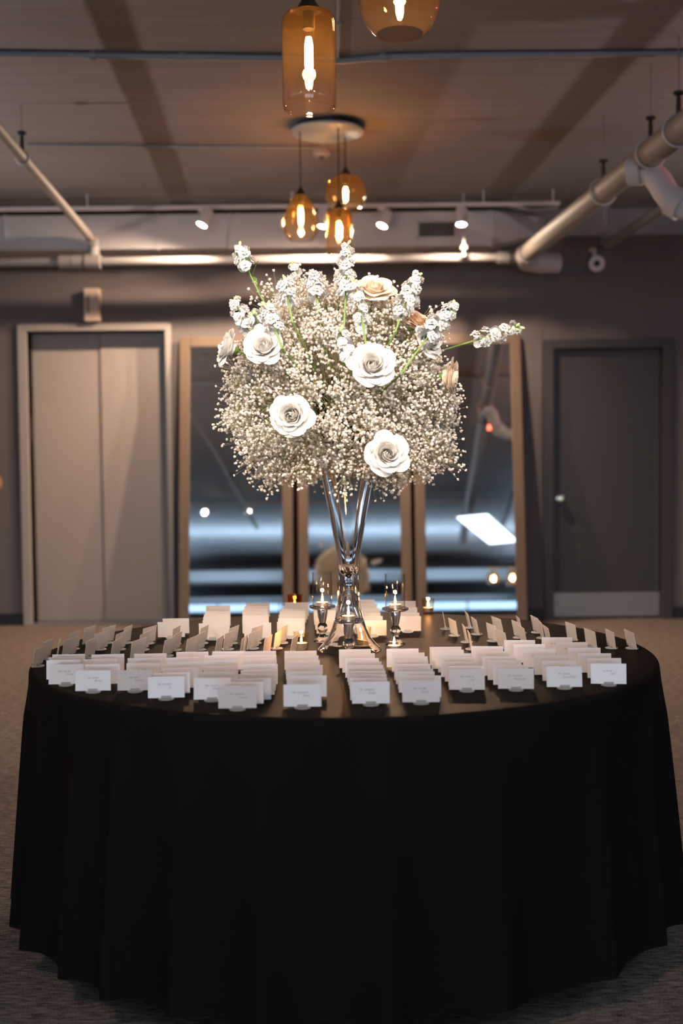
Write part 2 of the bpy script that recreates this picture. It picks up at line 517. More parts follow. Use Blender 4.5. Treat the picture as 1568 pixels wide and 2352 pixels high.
# window wall behind the photographer
z0w, z1w = .25, 2.35
wf = MB()
wins = [(-4.1, -1.55), (-1.25, 1.25), (1.55, 4.1)]
wf.box(XL, XR, YF - .2, YF, 0, z0w); wf.box(XL, XR, YF - .2, YF, z1w, 3.08); wf.box(XL, XR, YF - .2, YF, 3.30, ZC)
xs = [XL] + [x for w in wins for x in w] + [XR]
for a, c in zip(xs[0::2], xs[1::2]):
    wf.box(a, c, YF - .2, YF, z0w, z1w)
struct('wall_front', wf.mesh(), M['wall'])
for i, (a, c) in enumerate(wins):
    w = bpy.data.objects.new('window_%d' % (i + 1), None); COL.objects.link(w)
    w.location = ((a + c) / 2, YF, z0w); w['kind'] = 'structure'
    fm = MB()
    for (x0, x1, q0, q1) in ((a, a + .05, z0w, z1w), (c - .05, c, z0w, z1w), (a, c, z0w, z0w + .05), (a, c, z1w - .05, z1w), ((a + c) / 2 - .025, (a + c) / 2 + .025, z0w, z1w)):
        fm.box(x0, x1, YF - .12, YF - .06, q0, q1)
    wpart('window_frame', fm.mesh(), M['frame_dark'], w)
    h = (a + c) / 2
    for (x0, x1) in ((a + .05, h - .025), (h + .025, c - .05)):
        wpart('pane', MB().box(x0, x1, YF - .10, YF - .09, z0w + .05, z1w - .05).mesh(), M['window'], w)

w = bpy.data.objects.new('window_4', None); COL.objects.link(w)
w.location = (0, YF, 3.08); w['kind'] = 'structure'; w['label'] = 'long clerestory window strip above the dark wall'
wpart('window_frame', MB().box(XL, XR, YF - .12, YF - .06, 3.08, 3.10).box(XL, XR, YF - .12, YF - .06, 3.28, 3.30).mesh(), M['frame_dark'], w)
for i in range(6):
    x0 = XL + i * (XR - XL) / 6
    wpart('pane', MB().box(x0 + .02, x0 + (XR - XL) / 6 - .02, YF - .10, YF - .09, 3.10, 3.28).mesh(), M['clerestory'], w)
# dark dropped beams at the far end, seen in the mirrors
for i, (y0, y1, zz) in enumerate(((-5.7, -4.6, 3.14), (-8.6, -7.6, 3.12))):
    struct('trim_%d' % (i + 2), MB().box(XL, XR, y0, y1, zz, ZC).mesh(), M['frame_dark'], 'dark dropped ceiling beam')
yb = at_y(1450, 540, WY - .06)
struct('trim_4', MB().box(at_y(1090, 540, WY).x, XR, WY - .07, WY, yb.z, ZC).mesh(), M['beam'], 'grey beam along the top of the back wall')

# ================================================================== CEILING SERVICES
# air duct with grille along the back wall
DYF = 9.13
dz0 = at_y(600, 569, DYF).z; dz1 = at_y(600, 489, DYF).z
xe0 = at_y(1128, 560, DYF).x; xe1 = at_y(1248, 545, WY - .1).x
duct = thing('air_duct', 'pale painted rectangular air duct running along the back wall', 'duct', ((XL + xe0) / 2, DYF + .15, dz0))
seams = [XL + .01] + [at_y(px, 530, DYF).x for px in (362, 528, 900)] + [xe0]
seams.insert(1, seams[1] - 1.2)
for a, c in zip(seams[:-1], seams[1:]):
    wpart('duct_section', MB().box(a + .003, c - .003, DYF, WY - .075, dz0, dz1).mesh(bevel=.004), M['duct'], duct)
    wpart('seam_flange', MB().box(c - .010, c + .010, DYF - .006, WY - .075, dz0 - .006, dz1 + .004).mesh(), M['duct'], duct)
tp = MB()
tp.add([(xe0, DYF, dz0), (xe1, WY - .16, yb.z), (xe1, WY - .08, yb.z), (xe0, WY - .08, dz0),
        (xe0, DYF, dz1), (xe1, WY - .16, dz1), (xe1, WY - .08, dz1), (xe0, WY - .08, dz1)],
       [[3, 2, 1, 0], [4, 5, 6, 7], [0, 1, 5, 4], [1, 2, 6, 5], [2, 3, 7, 6], [3, 0, 4, 7]])
wpart('duct_taper', tp.mesh(), M['duct'], duct)
g0, g1 = at_y(957, 508, DYF), at_y(1047, 547, DYF)
gx0, gx1, gz0, gz1 = g0.x, g1.x, g1.z, g0.z
gr = MB()
for (x0, x1, q0, q1) in ((gx0, gx1, gz0, gz0 + .012), (gx0, gx1, gz1 - .012, gz1), (gx0, gx0 + .012, gz0, gz1), (gx1 - .012, gx1, gz0, gz1)):
    gr.box(x0, x1, DYF - .014, DYF, q0, q1)
gro = wpart('vent_grille', gr.mesh(), M['duct'], duct, 'rectangular vent grille with vertical bars')
bk = link('grille_back', MB().box(gx0 + .01, gx1 - .01, DYF - .003, DYF, gz0 + .01, gz1 - .01).mesh(), M['black'], gro)
nb = 11
for i in range(nb):
    x = gx0 + .012 + (gx1 - gx0 - .024) * (i + .5) / nb
    link('slat', MB().box(x - .0045, x + .0045, DYF - .012, DYF - .003, gz0 + .012, gz1 - .012).mesh(), M['pipe_tan'], gro)

def ring_mesh(c, R, r, axis, n=24, k=8):
    ax = Vector(axis).normalized()
    u = ax.orthogonal().normalized(); w = ax.cross(u)
    vs, fs = [], []
    for i in range(n):
        a = 2 * PI * i / n
        d = u * math.cos(a) + w * math.sin(a)
        for j in range(k):
            bt = 2 * PI * j / k
            vs.append(Vector(c) + d * (R + r * math.cos(bt)) + ax * r * math.sin(bt))
    for i in range(n):
        for j in range(k):
            fs.append([i * k + j, ((i + 1) % n) * k + j, ((i + 1) % n) * k + (j + 1) % k, i * k + (j + 1) % k])
    return MB().add(vs, fs)
def sleeve(a, c, R, n=16):
    return MB().tube([a, c], R, n)

# horizontal sprinkler main on the back wall
YP = 9.05
zp = at_y(600, 597, YP).z
px0, px1 = XL + .03, at_y(1160, 592, YP).x
main = thing('wall_pipe', 'pale horizontal sprinkler main under the duct on the back wall', 'pipe', ((px0 + px1) / 2, YP, zp))
wpart('pipe_run', MB().tube([(px0, YP, zp), (px1, YP, zp)], .034, 14).mesh(smooth=True), M['ceil_pipe'], main)
for px in (150, 178, 1155):
    x = at_y(px, 600, YP).x
    wpart('coupling', sleeve((x - .045, YP, zp), (x + .045, YP, zp), .052).mesh(smooth=True), M['ceil_pipe'], main)
for x in (-3.6, at_y(560, 590, YP).x, at_y(1000, 590, YP).x):
    wpart('bracket', MB().box(x - .015, x + .015, YP - .01, WY, zp + .030, zp + .045).mesh(), M['dark_metal'], main)

# sprinkler branch running down the room on the left, dropping into the main
A = at_y(212, 548, 9.03); zl = A.z - .01
Bp = at_z(60, 372, zl)
dirl = (Vector((Bp.x, Bp.y, zl)) - Vector((A.x, A.y, zl))).normalized()
lp = thing('branch_pipe', 'thin pale sprinkler pipe running from the wall main above the elevator', 'pipe', (A.x, A.y, zl))
farL = Vector((A.x, A.y, zl)) + dirl * 9.5
wpart('pipe_run', MB().tube([Vector((A.x, A.y, zl)), farL], .030, 12).mesh(smooth=True), M['pipe_tan'], lp)
el = [Vector((A.x, A.y, zl)) + dirl * .06]
for i in range(7):
    a = i / 6 * PI / 2
    el.append(Vector((A.x, A.y, zl)) - dirl * .05 * math.sin(a) - Vector((0, 0, .05)) * (1 - math.cos(a)))
el.append(Vector((el[-1].x, el[-1].y, zp + .03)))
wpart('elbow', MB().tube(el, [.045] * (len(el) - 1) + [.045], 12).mesh(smooth=True), M['ceil_pipe'], lp)
wpart('tee_collar', sleeve((el[-1].x - .06, YP, zp), (el[-1].x + .06, YP, zp), .056).mesh(smooth=True), M['ceil_pipe'], lp)
wpart('drop_nipple', sleeve((el[-1].x, el[-1].y, zp + .10), (el[-1].x, YP, zp), .043).mesh(smooth=True), M['ceil_pipe'], lp)
def hanger(parent, base, d, s, R):
    c = base + d * s
    wpart('hanger_ring', ring_mesh(c, R + .006, .006, d).mesh(smooth=True), M['pvc'], parent)
    wpart('hanger_rod', MB().tube([c + Vector((0, 0, R)), Vector((c.x, c.y, ZC))], .0035, 8).mesh(), M['pipe_tan'], parent)
    wpart('hanger_clevis', MB().lathe([(0, R + .115), (.026, R + .115), (.026, R + .103), (.010, R + .095), (.013, R + .055), (.013, R + .012), (0, R + .012)], 12, c).mesh(), M['black'], parent)
for px, py in ((52, 362),):
    q = at_z(px, py, zl); s = (q - Vector((A.x, A.y, zl))).length
    hanger(lp, Vector((A.x, A.y, zl)), dirl, s, .030)
hanger(lp, Vector((A.x, A.y, zl)), dirl, 6.6, .030)

# thick pipe on the right, its elbow at the wall and a white bent branch
C0 = at_y(1205, 592, 9.02); zr = C0.z + .02
D0 = at_z(1568, 292, zr)
C0v = Vector((C0.x, C0.y, zr))
dirr = (Vector((D0.x, D0.y, zr)) - C0v).normalized()
rp = thing('drain_pipe', 'thick tan pipe slung beside the service door ceiling, running down the room', 'pipe', tuple(C0v))
wpart('pipe_run', MB().tube([C0v, C0v + dirr * 10.0], .070, 18).mesh(smooth=True), M['pipe_tan'], rp)
wpart('wall_elbow', MB().tube([C0v + dirr * .12, C0v + dirr * .02, C0v + Vector((.03, .10, -.02)), C0v + Vector((.16, .17, -.03)), C0v + Vector((.30, .19, -.03))], [.078, .082, .088, .085, .078], 16).mesh(smooth=True), M['pvc'], rp)
wpart('wall_stub', MB().tube([(px1 - .02, YP, zp), (C0.x + .02, YP + .02, zp)], .045, 14).mesh(smooth=True), M['pipe_tan'], rp)
for px, py in ((1468, 352), (1382, 440), (1526, 300)):
    q = at_z(px, py, zr); s = (q - C0v).length
    hanger(rp, C0v, dirr, s, .072)
q = at_z(1440, 382, zr)
yb1 = q.y - .10
pth = [at_y(px, py, yb1 - k * .03) for k, (px, py) in enumerate(((1446, 392), (1470, 391), (1494, 397), (1512, 414), (1526, 438), (1542, 460), (1566, 474), (1600, 480), (2100, 500)))]
br = rp
wpart('branch_bend', MB().tube(pth, .066, 18).mesh(smooth=True), M['pvc'], br, 'white bent branch fitting')
for s0, s1 in ((0, 1), (5, 6)):
    a, c = pth[s0], pth[s1]
    wpart('coupling', MB().tube([a, a + (c - a).normalized() * .07], .080, 18).mesh(smooth=True), M['pvc'], br)
r2 = thing('dark_pipe', 'dark narrow pipe parallel to the thick tan pipe beside the white bend', 'pipe', tuple(C0v + Vector((.55, 0, -.02))))
wpart('pipe_run', MB().tube([Vector((C0.x + .62, C0.y - .03, ZC)), Vector((C0.x + .62, C0.y - .03, zr + .12)), C0v + Vector((.62, -.03, .06)) + dirr * .06, C0v + Vector((.62, 0, .06)) + dirr * 9.5], .038, 12).mesh(smooth=True), M['conduit'], r2)
wpart('ceiling_collar', MB().lathe([(0, -.02), (.055, -.02), (.055, 0), (0, 0)], 14, (C0.x + .62, C0.y - .03, ZC)).mesh(), M['conduit'], r2)

# electrical conduits crossing the ceiling
def conduit(pixs, z, r, label, clips, extra=None):
    pts = [at_z(px, py, z) for px, py in pixs]
    if extra: pts = extra(pts)
    t = thing('ceiling_conduit', label, 'conduit', tuple(pts[len(pts) // 2]))
    wpart('conduit_run', MB().tube(pts, r, 10).mesh(smooth=True), M['conduit'], t)
    for s in clips:
        k = int(s); f = s - k
        c = pts[k].lerp(pts[k + 1], f)
        d = (pts[k + 1] - pts[k]).normalized()
        wpart('clip', MB().tube([c - d * .014, c + d * .014], r * 1.5, 10).mesh(), M['conduit'], t)
    return t
def ext(pts):
    a = pts[0] + (pts[0] - pts[1]).normalized() * 2.0
    c = pts[-1] + (pts[-1] - pts[-2]).normalized() * 2.2
    a.x = max(a.x, XL + .02); c.x = min(c.x, XR - .02)
    return [a] + pts + [c]
conduit([(0, 124), (640, 133), (780, 140), (880, 131), (1000, 127), (1568, 123)], ZC - .017, .016, 'pale conduit crossing the ceiling above the table with a slight kink', (.8, 1.33, 1.65, 4.0, 6.0), ext)
conduit([(64, 333), (500, 337), (735, 339)], ZC - .011, .009, 'thin conduit on the ceiling reaching the round pendant canopy', (0.3, .66, 1.2))
cc = thing('ceiling_conduit', 'pale cable run on the ceiling behind the pendant lamps, leading to the canopy', 'conduit', tuple(at_z(776, 60, ZC - .01)))
wpart('conduit_run', MB().tube([at_z(778, -60, ZC - .012), at_z(776, 132, ZC - .012)], .008, 8).mesh(), M['conduit'], cc)
wpart('clip', MB().tube([at_z(778, 50, ZC - .012), at_z(778, 55, ZC - .012)], .013, 8).mesh(), M['conduit'], cc)

# lighting track with four visible spotlights
YT = 8.80
zt = at_y(600, 475, YT).z
tr = thing('lighting_track', 'white ceiling track carrying the spotlights in front of the air duct', 'track', (0, YT, zt))
tx1 = at_y(1285, 478, YT).x
wpart('rail', MB().box(-3.9, tx1, YT - .018, YT + .018, zt - .014, zt + .016).mesh(bevel=.003), M['duct'], tr)
for x in (-3.4, -1.9, -.35, 1.1, tx1 - .05):
    wpart('drop_rod', MB().tube([(x, YT, zt + .014), (x, YT, ZC)], .006, 8).mesh(), M['duct'], tr)
wpart('feed_cable', MB().tube([at_y(1150, 478, YT) + Vector((0, 0, .03)), at_y(1220, 482, YT + .03), at_y(1280, 477, YT)], .010, 8).mesh(smooth=True), M['ceil_pipe'], tr)

def spotlight(head, aim, label, watts, ztrack, Y, size=math.radians(60), color=WARM, group='track spotlights', blend=.35, soft=.03):
    """head: lens centre; the lamp hangs from a track above"""
    aim_d = (Vector(aim) - Vector(head)).normalized()
    t = thing('track_spotlight', label, 'spotlight', (head[0], Y, ztrack - .014), group=group)
    rot = aim_d.to_track_quat('-Z', 'Y').to_matrix()
    L = .135; r = .043
    prof = [(0, L), (r * .75, L), (r, L - .02), (r, .0), (r - .005, .0), (r - .006, .014), (0, .014)]
    wpart('lamp_head', MB().lathe(prof, 24, head, rot).mesh(smooth=True), M['spotwhite'], t)
    wpart('lens', MB().lathe([(0, .0125), (r - .007, .0125), (r - .007, .004), (0, .004)], 24, head, rot).mesh(), M['lens'], t)
    back = Vector(head) - aim_d * (L * .6)
    wpart('yoke', MB().tube([back, Vector((head[0], Y, ztrack - .03)), Vector((head[0], Y, ztrack - .012))], .009, 8).mesh(), M['spotwhite'], t)
    wpart('track_adapter', MB().box(head[0] - .03, head[0] + .03, Y - .017, Y + .017, ztrack - .035, ztrack - .0145).mesh(), M['spotwhite'], t)
    ld = bpy.data.lights.new('spot', 'SPOT')
    ld.energy = watts; ld.color = color; ld.spot_size = size; ld.spot_blend = blend; ld.shadow_soft_size = soft
    lo = bpy.data.objects.new('spot_lamp', ld); COL.objects.link(lo)
    lo.location = Vector(head) + aim_d * .012 - Vector(t.location)
    lo.rotation_euler = aim_d.to_track_quat('-Z', 'Y').to_euler()
    lo.parent = t
    return t
TABLE = Vector((.003, 3.45, .9))
for (px, py, d, lab) in (
        (463, 517, (-.40, -.22, -.89), 'white track spotlight tilted towards the floor beside the elevator'),
        (740, 521, (-.15, -.12, -.98), 'white track spotlight partly hidden behind the amber pendants'),
        (877, 519, (-.35, -.25, -.90), 'white track spotlight between the pendants and the vent grille'),
        (1059, 516, (-.05, -.22, -.97), 'white track spotlight hanging in front of the vent grille')):
    h = at_y(px, py, YT - .05)
    spotlight(tuple(h), tuple(h + Vector(d)), lab, BACK_SPOT_W * (1.5 if px == 740 else 1.0), zt, YT, math.radians(168), blend=.6)

# second track over the photographer, lighting the front of the table
YT2 = .35
zt2 = ZC - .09
tr2 = thing('lighting_track', 'white ceiling track over the open floor in front of the table', 'track', (0, YT2, zt2))
wpart('rail', MB().box(-2.6, 2.6, YT2 - .018, YT2 + .018, zt2 - .014, zt2 + .016).mesh(bevel=.003), M['duct'], tr2)
for x in (-2.2, 0, 2.2):
    wpart('drop_rod', MB().tube([(x, YT2, zt2 + .014), (x, YT2, ZC)], .006, 8).mesh(), M['duct'], tr2)
for (x, aim, lab, w, sz) in (
        (-2.2, (.0, 3.4, 1.60), 'white spotlight over the open floor aimed at the flowers from the elevator side', 1.05, 32),
        (-1.5, (.0, 3.0, .80), 'white spotlight over the open floor aimed low at the place cards', .52, 50),
        (-.1, (.0, 3.4, 1.50), 'added white fill spotlight over the open floor aimed straight ahead at the flowers', .75, 30),  # extra spot added to fill the shadows in the flowers
        (1.15, (.0, 3.4, 1.58), 'white spotlight over the open floor aimed at the flowers from the service door side', .70, 32)):
    spotlight((x, YT2 + .05, zt2 - .15), aim, lab, FRONT_SPOT_W * w, zt2, YT2, math.radians(sz), (1.0, .86, .73) if sz < 40 else (1.0, .74, .57), blend=1.0, soft=.07)

# wall uplights either side
for s, lab in ((-1, 'small dark uplight on the wall beyond the elevator'), (1, 'small dark uplight on the wall beyond the service door')):
    x = s * (4.6 - .10)
    t = thing('wall_uplight', lab, 'wall light', (x, 6.6, 1.85), group='wall uplights')
    wpart('back_plate', MB().box(*sorted((x + s * .10, x + s * .08)), 6.52, 6.68, 1.75, 1.95).mesh(), M['dark_metal'], t)
    wpart('cup', MB().lathe([(0, -.06), (.05, -.06), (.075, .05), (.070, .05), (.046, -.05), (0, -.05)], 20, (x, 6.6, 1.85)).mesh(smooth=True), M['dark_metal'], t)
    ld = bpy.data.lights.new('uplight', 'SPOT'); ld.energy = SCONCE_W * (1.0 if s < 0 else .6); ld.color = (1.0, .81, .75)
    ld.spot_size = math.radians(120); ld.spot_blend = .7; ld.shadow_soft_size = .035
    lo = bpy.data.objects.new('uplight_lamp', ld); COL.objects.link(lo); lo.parent = t
    lo.location = (0, 0, .055); lo.rotation_euler = Vector((-s * .95, -.15, 1)).to_track_quat('-Z', 'Y').to_euler()

# cool strip lights, the side pair added (their glow shows in the mirrors)
def strip(x0, x1, y0, y1, z, lab):
    t = thing('strip_light', lab, 'strip light', ((x0 + x1) / 2, (y0 + y1) / 2, z), group='cool strip lights')
    tr_ = MB().box(x0, x1, y0, y1, z - .05, z - .02)
    tr_.box(x0, x0 + .012, y0, y1, z - .02, z + .04).box(x1 - .012, x1, y0, y1, z - .02, z + .04)
    tr_.box(x0 + .012, x1 - .012, y0, y0 + .012, z - .02, z + .04).box(x0 + .012, x1 - .012, y1 - .012, y1, z - .02, z + .04)
    wpart('tray', tr_.mesh(), M['frame_dark'], t)
    wpart('diffuser', MB().box(x0 + .015, x1 - .015, y0 + .015, y1 - .015, z - .019, z + .004).mesh(), M['cove'], t)
    long_x = (x1 - x0) > (y1 - y0)
    for f in (.1, .5, .9):
        c = Vector((x0 + (x1 - x0) * f, (y0 + y1) / 2, z)) if long_x else Vector(((x0 + x1) / 2, y0 + (y1 - y0) * f, z))
        wpart('suspension_wire', MB().tube([c, (c.x, c.y, ZC)], .003, 6).mesh(), M['dark_metal'], t)
strip(-3.6, 3.6, -2.1, -1.96, 2.70, 'longest cool strip light hung across the whole room')
strip(-4.45, -4.30, -6.0, 3.0, 2.66, 'added cool strip light running along the wall on the elevator side')  # both side strips added to even out the blue light on the ceiling
strip(4.30, 4.45, -6.0, 3.0, 2.66, 'added cool strip light running along the wall on the service door side')
pm = Matrix.Translation((2.30, .80, 2.72)) @ Euler((0, 0, math.atan2(.74, 1.94))).to_matrix().to_4x4()
t = thing('light_panel', 'slanted cool rectangular light panel hung from the ceiling', 'light panel', tuple(pm.to_translation()))
wpart('tray', MB().box(-.25, .25, -1.03, 1.03, 0, .03, pm).mesh(), M['duct'], t)
wpart('diffuser', MB().box(-.235, .235, -1.015, 1.015, -.006, -.001, pm).mesh(), M['panel'], t)
for y in (-.8, .8):
    q = pm @ Vector((0, y, .03))
    wpart('suspension_wire', MB().tube([q, (q.x, q.y, ZC)], .003, 6).mesh(), M['dark_metal'], t)
t = thing('warning_lamp', 'small red lamp on a dark box at the ceiling', 'lamp', (1.93, 4.05, ZC - .1))
wpart('housing', MB().box(1.89, 1.97, 4.0, 4.1, ZC - .10, ZC).mesh(bevel=.004), M['frame_dark'], t)
wpart('red_lens', MB().lathe([(0, 0), (.028, 0), (.028, .03), (0, .045)], 16, (1.93, 4.1, ZC - .06), Matrix.Rotation(-PI / 2, 3, 'X')).mesh(smooth=True), M['redlamp'], t)

t = thing('warning_lamp', 'red lamp on a dark box at the ceiling beyond the thick tan pipe', 'lamp', (2.75, 6.0, ZC - .1))
wpart('housing', MB().box(2.71, 2.79, 5.95, 6.05, ZC - .10, ZC).mesh(bevel=.004), M['frame_dark'], t)
wpart('red_lens', MB().lathe([(0, 0), (.028, 0), (.028, .03), (0, .045)], 16, (2.71, 6.0, ZC - .05), Matrix.Rotation(-PI / 2, 3, 'Y')).mesh(smooth=True), M['redlamp'], t)
ld = bpy.data.lights.new('red_glow', 'POINT'); ld.energy = 5; ld.color = (1, .08, .06); ld.shadow_soft_size = .03
lo = bpy.data.objects.new('red_glow', ld); COL.objects.link(lo); lo.parent = t; lo.location = (-.12, 0, -.06)

# ------------------------------------------------------------------ pendants
def shade_profile(kind):
    if kind == 'cylinder':
        return .079, [(.022, .284), (.040, .281), (.068, .272), (.077, .258), (.079, .242), (.079, .03), (.078, .008), (.074, .0)]
    if kind == 'globe':
        return .130, [(.024, .212), (.05, .207), (.09, .188), (.118, .154), (.130, .112), (.124, .068), (.104, .028), (.086, .010), (.076, .0)]
    return .112, [(.024, .272), (.040, .266), (.064, .238), (.088, .186), (.106, .132), (.112, .090), (.104, .048), (.088, .018), (.070, .0)]
def pendant(kind, top, label, cord_to, size=1.0):
    """top: world point of the shade's crown"""
    R, prof = shade_profile(kind)
    h = prof[0][1] * size
    base = Vector((top.x, top.y, top.z - h))
    t = thing('pendant_lamp', label, 'pendant lamp', tuple(base), group='amber glass pendant lamps')
    out = [(r * size, z * size) for r, z in prof]
    inn = [(max(r * size - .004, .002), z * size - (.003 if i < 3 else 0) + (.004 if i == len(prof) - 1 else 0)) for i, (r, z) in enumerate(prof)][::-1]
    link('shade', MB().lathe(out + inn, 48).mesh(smooth=True), M['amber'], t, )['label'] = 'amber to smoke glass shade'
    link('cap', MB().lathe([(0, h + .05), (.008, h + .05), (.012, h + .04), (.036, h + .004), (.040, h - .002), (.018, h - .006), (.018, h - .055), (0, h - .055)], 24).mesh(smooth=True), M['dark_metal'], t)
    bz = h - .055
    bl = min(.135 * size, h * .55)
    bo = link('bulb', MB().lathe([(.013, bz + .004), (.0155, bz - .01), (.0185, bz - .03), (.0185, bz - bl + .02), (.014, bz - bl + .006), (0, bz - bl)], 20).mesh(smooth=True), M['bulb_glass'], t)
    fil = MB()
    for k in range(4):
        a = k * PI / 2 + .4
        x, y = .006 * math.cos(a), .006 * math.sin(a)
        fil.tube([(x * .6, y * .6, bz - .022), (x * 1.3, y * 1.3, bz - .045), (x * 1.3, y * 1.3, bz - bl + .03), (x * .7, y * .7, bz - bl + .016)], .0055, 8)
    link('filament', fil.mesh(), M['filament'], bo)
    link('cord', MB().tube([(0, 0, h + .048), (0, 0, cord_to - base.z)], .0042, 8).mesh(), M['cord'], t)
    ld = bpy.data.lights.new('pendant_glow', 'POINT'); ld.energy = PENDANT_W; ld.color = WARMER; ld.shadow_soft_size = .02
    lo = bpy.data.objects.new('pendant_glow', ld); COL.objects.link(lo); lo.parent = t; lo.location = (0, 0, bz - bl * .6)
    return t
def canopy(c, label, r=.222):
    t = thing('pendant_canopy', label, 'ceiling canopy', (c[0], c[1], ZC), group='round pendant canopies')
    wpart('plate', MB().lathe([(0, -.048), (r - .004, -.048), (r, -.044), (r, -.034), (0, -.034)], 48, (c[0], c[1], ZC)).mesh(smooth=True), M['canopy'], t)
    wpart('mount', MB().lathe([(0, -.034), (r * .86, -.034), (r * .86, 0), (0, 0)], 40, (c[0], c[1], ZC)).mesh(), M['dark_metal'], t)
    return t
ZP = ZC - .048
cp = at_z(752, 306, ZP)
canopy((cp.x, cp.y), 'round pale ceiling plate carrying three cords beyond the table')
Yc = cp.y
pendant('egg', at_y(690, 449, Yc - .03), 'egg-shaped amber glass pendant hanging beyond the table', ZP)
pendant('globe', at_y(793, 402, Yc + .10), 'rounded amber glass pendant hung highest under the far canopy', ZP)
pendant('cylinder', at_y(778, 480, Yc - .10), 'straight cylinder amber glass pendant hung lowest under the far canopy', ZP)
canopy((.09, 3.52), 'round pale ceiling plate carrying the pendants above the table')
pendant('cylinder', at_y(708, 24, 3.40), 'tall cylinder amber glass pendant hanging above the flower table', ZP)
gq = at_y(918, 80, 3.66)
pendant('globe', Vector((gq.x, gq.y, gq.z + .212)), 'round amber glass pendant with open bottom above the flower table', ZP)
canopy((2.95, -2.45), 'round pale ceiling plate carrying two cords at the far end')
pendant('globe', Vector((2.78, -2.45, 2.66)), 'round amber pendant hanging far from the table near the windows', ZP)
pendant('egg', Vector((3.13, -2.45, 2.68)), 'egg-shaped amber pendant hanging far from the table near the windows', ZP)
# small detector behind the canopy
q = at_z(738, 345, ZC)
t = thing('smoke_detector', 'small round ceiling detector behind the pendant canopy', 'detector', (q.x, q.y, ZC))
wpart('housing', MB().lathe([(0, -.045), (.03, -.045), (.055, -.03), (.058, 0), (0, 0)], 24, (q.x, q.y, ZC)).mesh(smooth=True), M['ceil_pipe'], t)
wpart('sensor_ring', MB().lathe([(0, -.052), (.018, -.052), (.024, -.044), (0, -.044)], 16, (q.x, q.y, ZC)).mesh(), M['dark_metal'], t)
# sprinkler head hanging from the main
q = at_y(1062, 560, YP - .04)
yq = 8.92
t = thing('sprinkler_drop', 'thin sprinkler drop pipe with head beside the vent grille', 'sprinkler', (q.x, yq, q.z))
za, zb = at_y(1062, 515, yq).z, at_y(1062, 588, yq).z
wpart('drop_pipe', MB().tube([(q.x, yq, ZC), (q.x, yq, zb)], .009, 8).mesh(), M['duct'], t)
wpart('collar', MB().tube([(q.x, yq, zb + .05), (q.x, yq, zb + .08)], .026, 12).mesh(), M['ceil_pipe'], t)
wpart('deflector', MB().lathe([(0, 0), (.02, 0), (.02, -.006), (.006, -.02), (0, -.02)], 14, (q.x, yq, zb)).mesh(), M['pipe_tan'], t)

# ------------------------------------------------------------------ wall fittings
s0, s1 = at_y(192, 662, WY - .09), at_y(228, 737, WY - .09)
t = thing('projecting_sign', 'small beige rectangular sign box above the elevator', 'sign', ((s0.x + s1.x) / 2, WY, s1.z))
wpart('sign_box', MB().box(s0.x, s1.x, WY - .09, WY, s1.z, s0.z).mesh(bevel=.004), M['sign'], t)
hz = s0.z - s1.z
wpart('printed_mark', MB().box(s0.x + .022, s0.x + .046, WY - .0915, WY - .0905, s1.z + hz * .24, s1.z + hz * .76).mesh(), M['signink'], t, 'faded grey vertical mark')

cq = at_y(1370, 605, WY - .22)
t = thing('security_camera', 'white round security camera on a bracket over the service door', 'camera', (cq.x, WY, cq.z))
rxm = Matrix.Rotation(PI / 2, 3, 'X')
aim = (Vector((0.0, 0, 1.4)) - cq).normalized(); rt = aim.to_track_quat('Z', 'Y').to_matrix()
wpart('housing', MB().lathe([(0, -.10), (.04, -.10), (.062, -.06), (.066, .0), (.060, .022), (.048, .028), (.026, .014), (0, .014)], 28, cq, rt).mesh(smooth=True), M['camwhite'], t)
wpart('lens', MB().lathe([(0, .015), (.026, .015), (.024, .024), (.012, .030), (0, .030)], 20, cq, rt).mesh(smooth=True), M['black'], t)
wpart('bracket', MB().tube([cq + Vector((0, .06, .03)), cq + Vector((0, .10, .13)), (cq.x, WY, cq.z + .15)], .016, 10).mesh(smooth=True), M['camwhite'], t)
a0 = at_y(1300, 553, WY - .1); a1 = at_y(1385, 560, WY - .1)
wpart('supply_pipe', MB().tube([(a0.x, WY - .02, a0.z), (a1.x, WY - .02, a1.z)], .018, 10).mesh(smooth=True), M['wall'], t)

q = at_y(6, 1110, WY)  # copper disc stands in for an orange shape, probably a person's shoulder
t = thing('orange_standin', 'round copper stand-in for an orange shape, probably a person, beside the elevator', 'stand-in', (q.x - .11, WY, q.z))
wpart('plate', MB().lathe([(0, 0), (.11, 0), (.11, .012), (.095, .018), (0, .018)], 32, (q.x - .11, WY, q.z), rxm).mesh(smooth=True), M['copper'], t)
wpart('centre_boss', MB().lathe([(0, .018), (.03, .018), (.03, .024), (0, .026)], 20, (q.x - .11, WY, q.z), rxm).mesh(smooth=True), M['steel'], t)

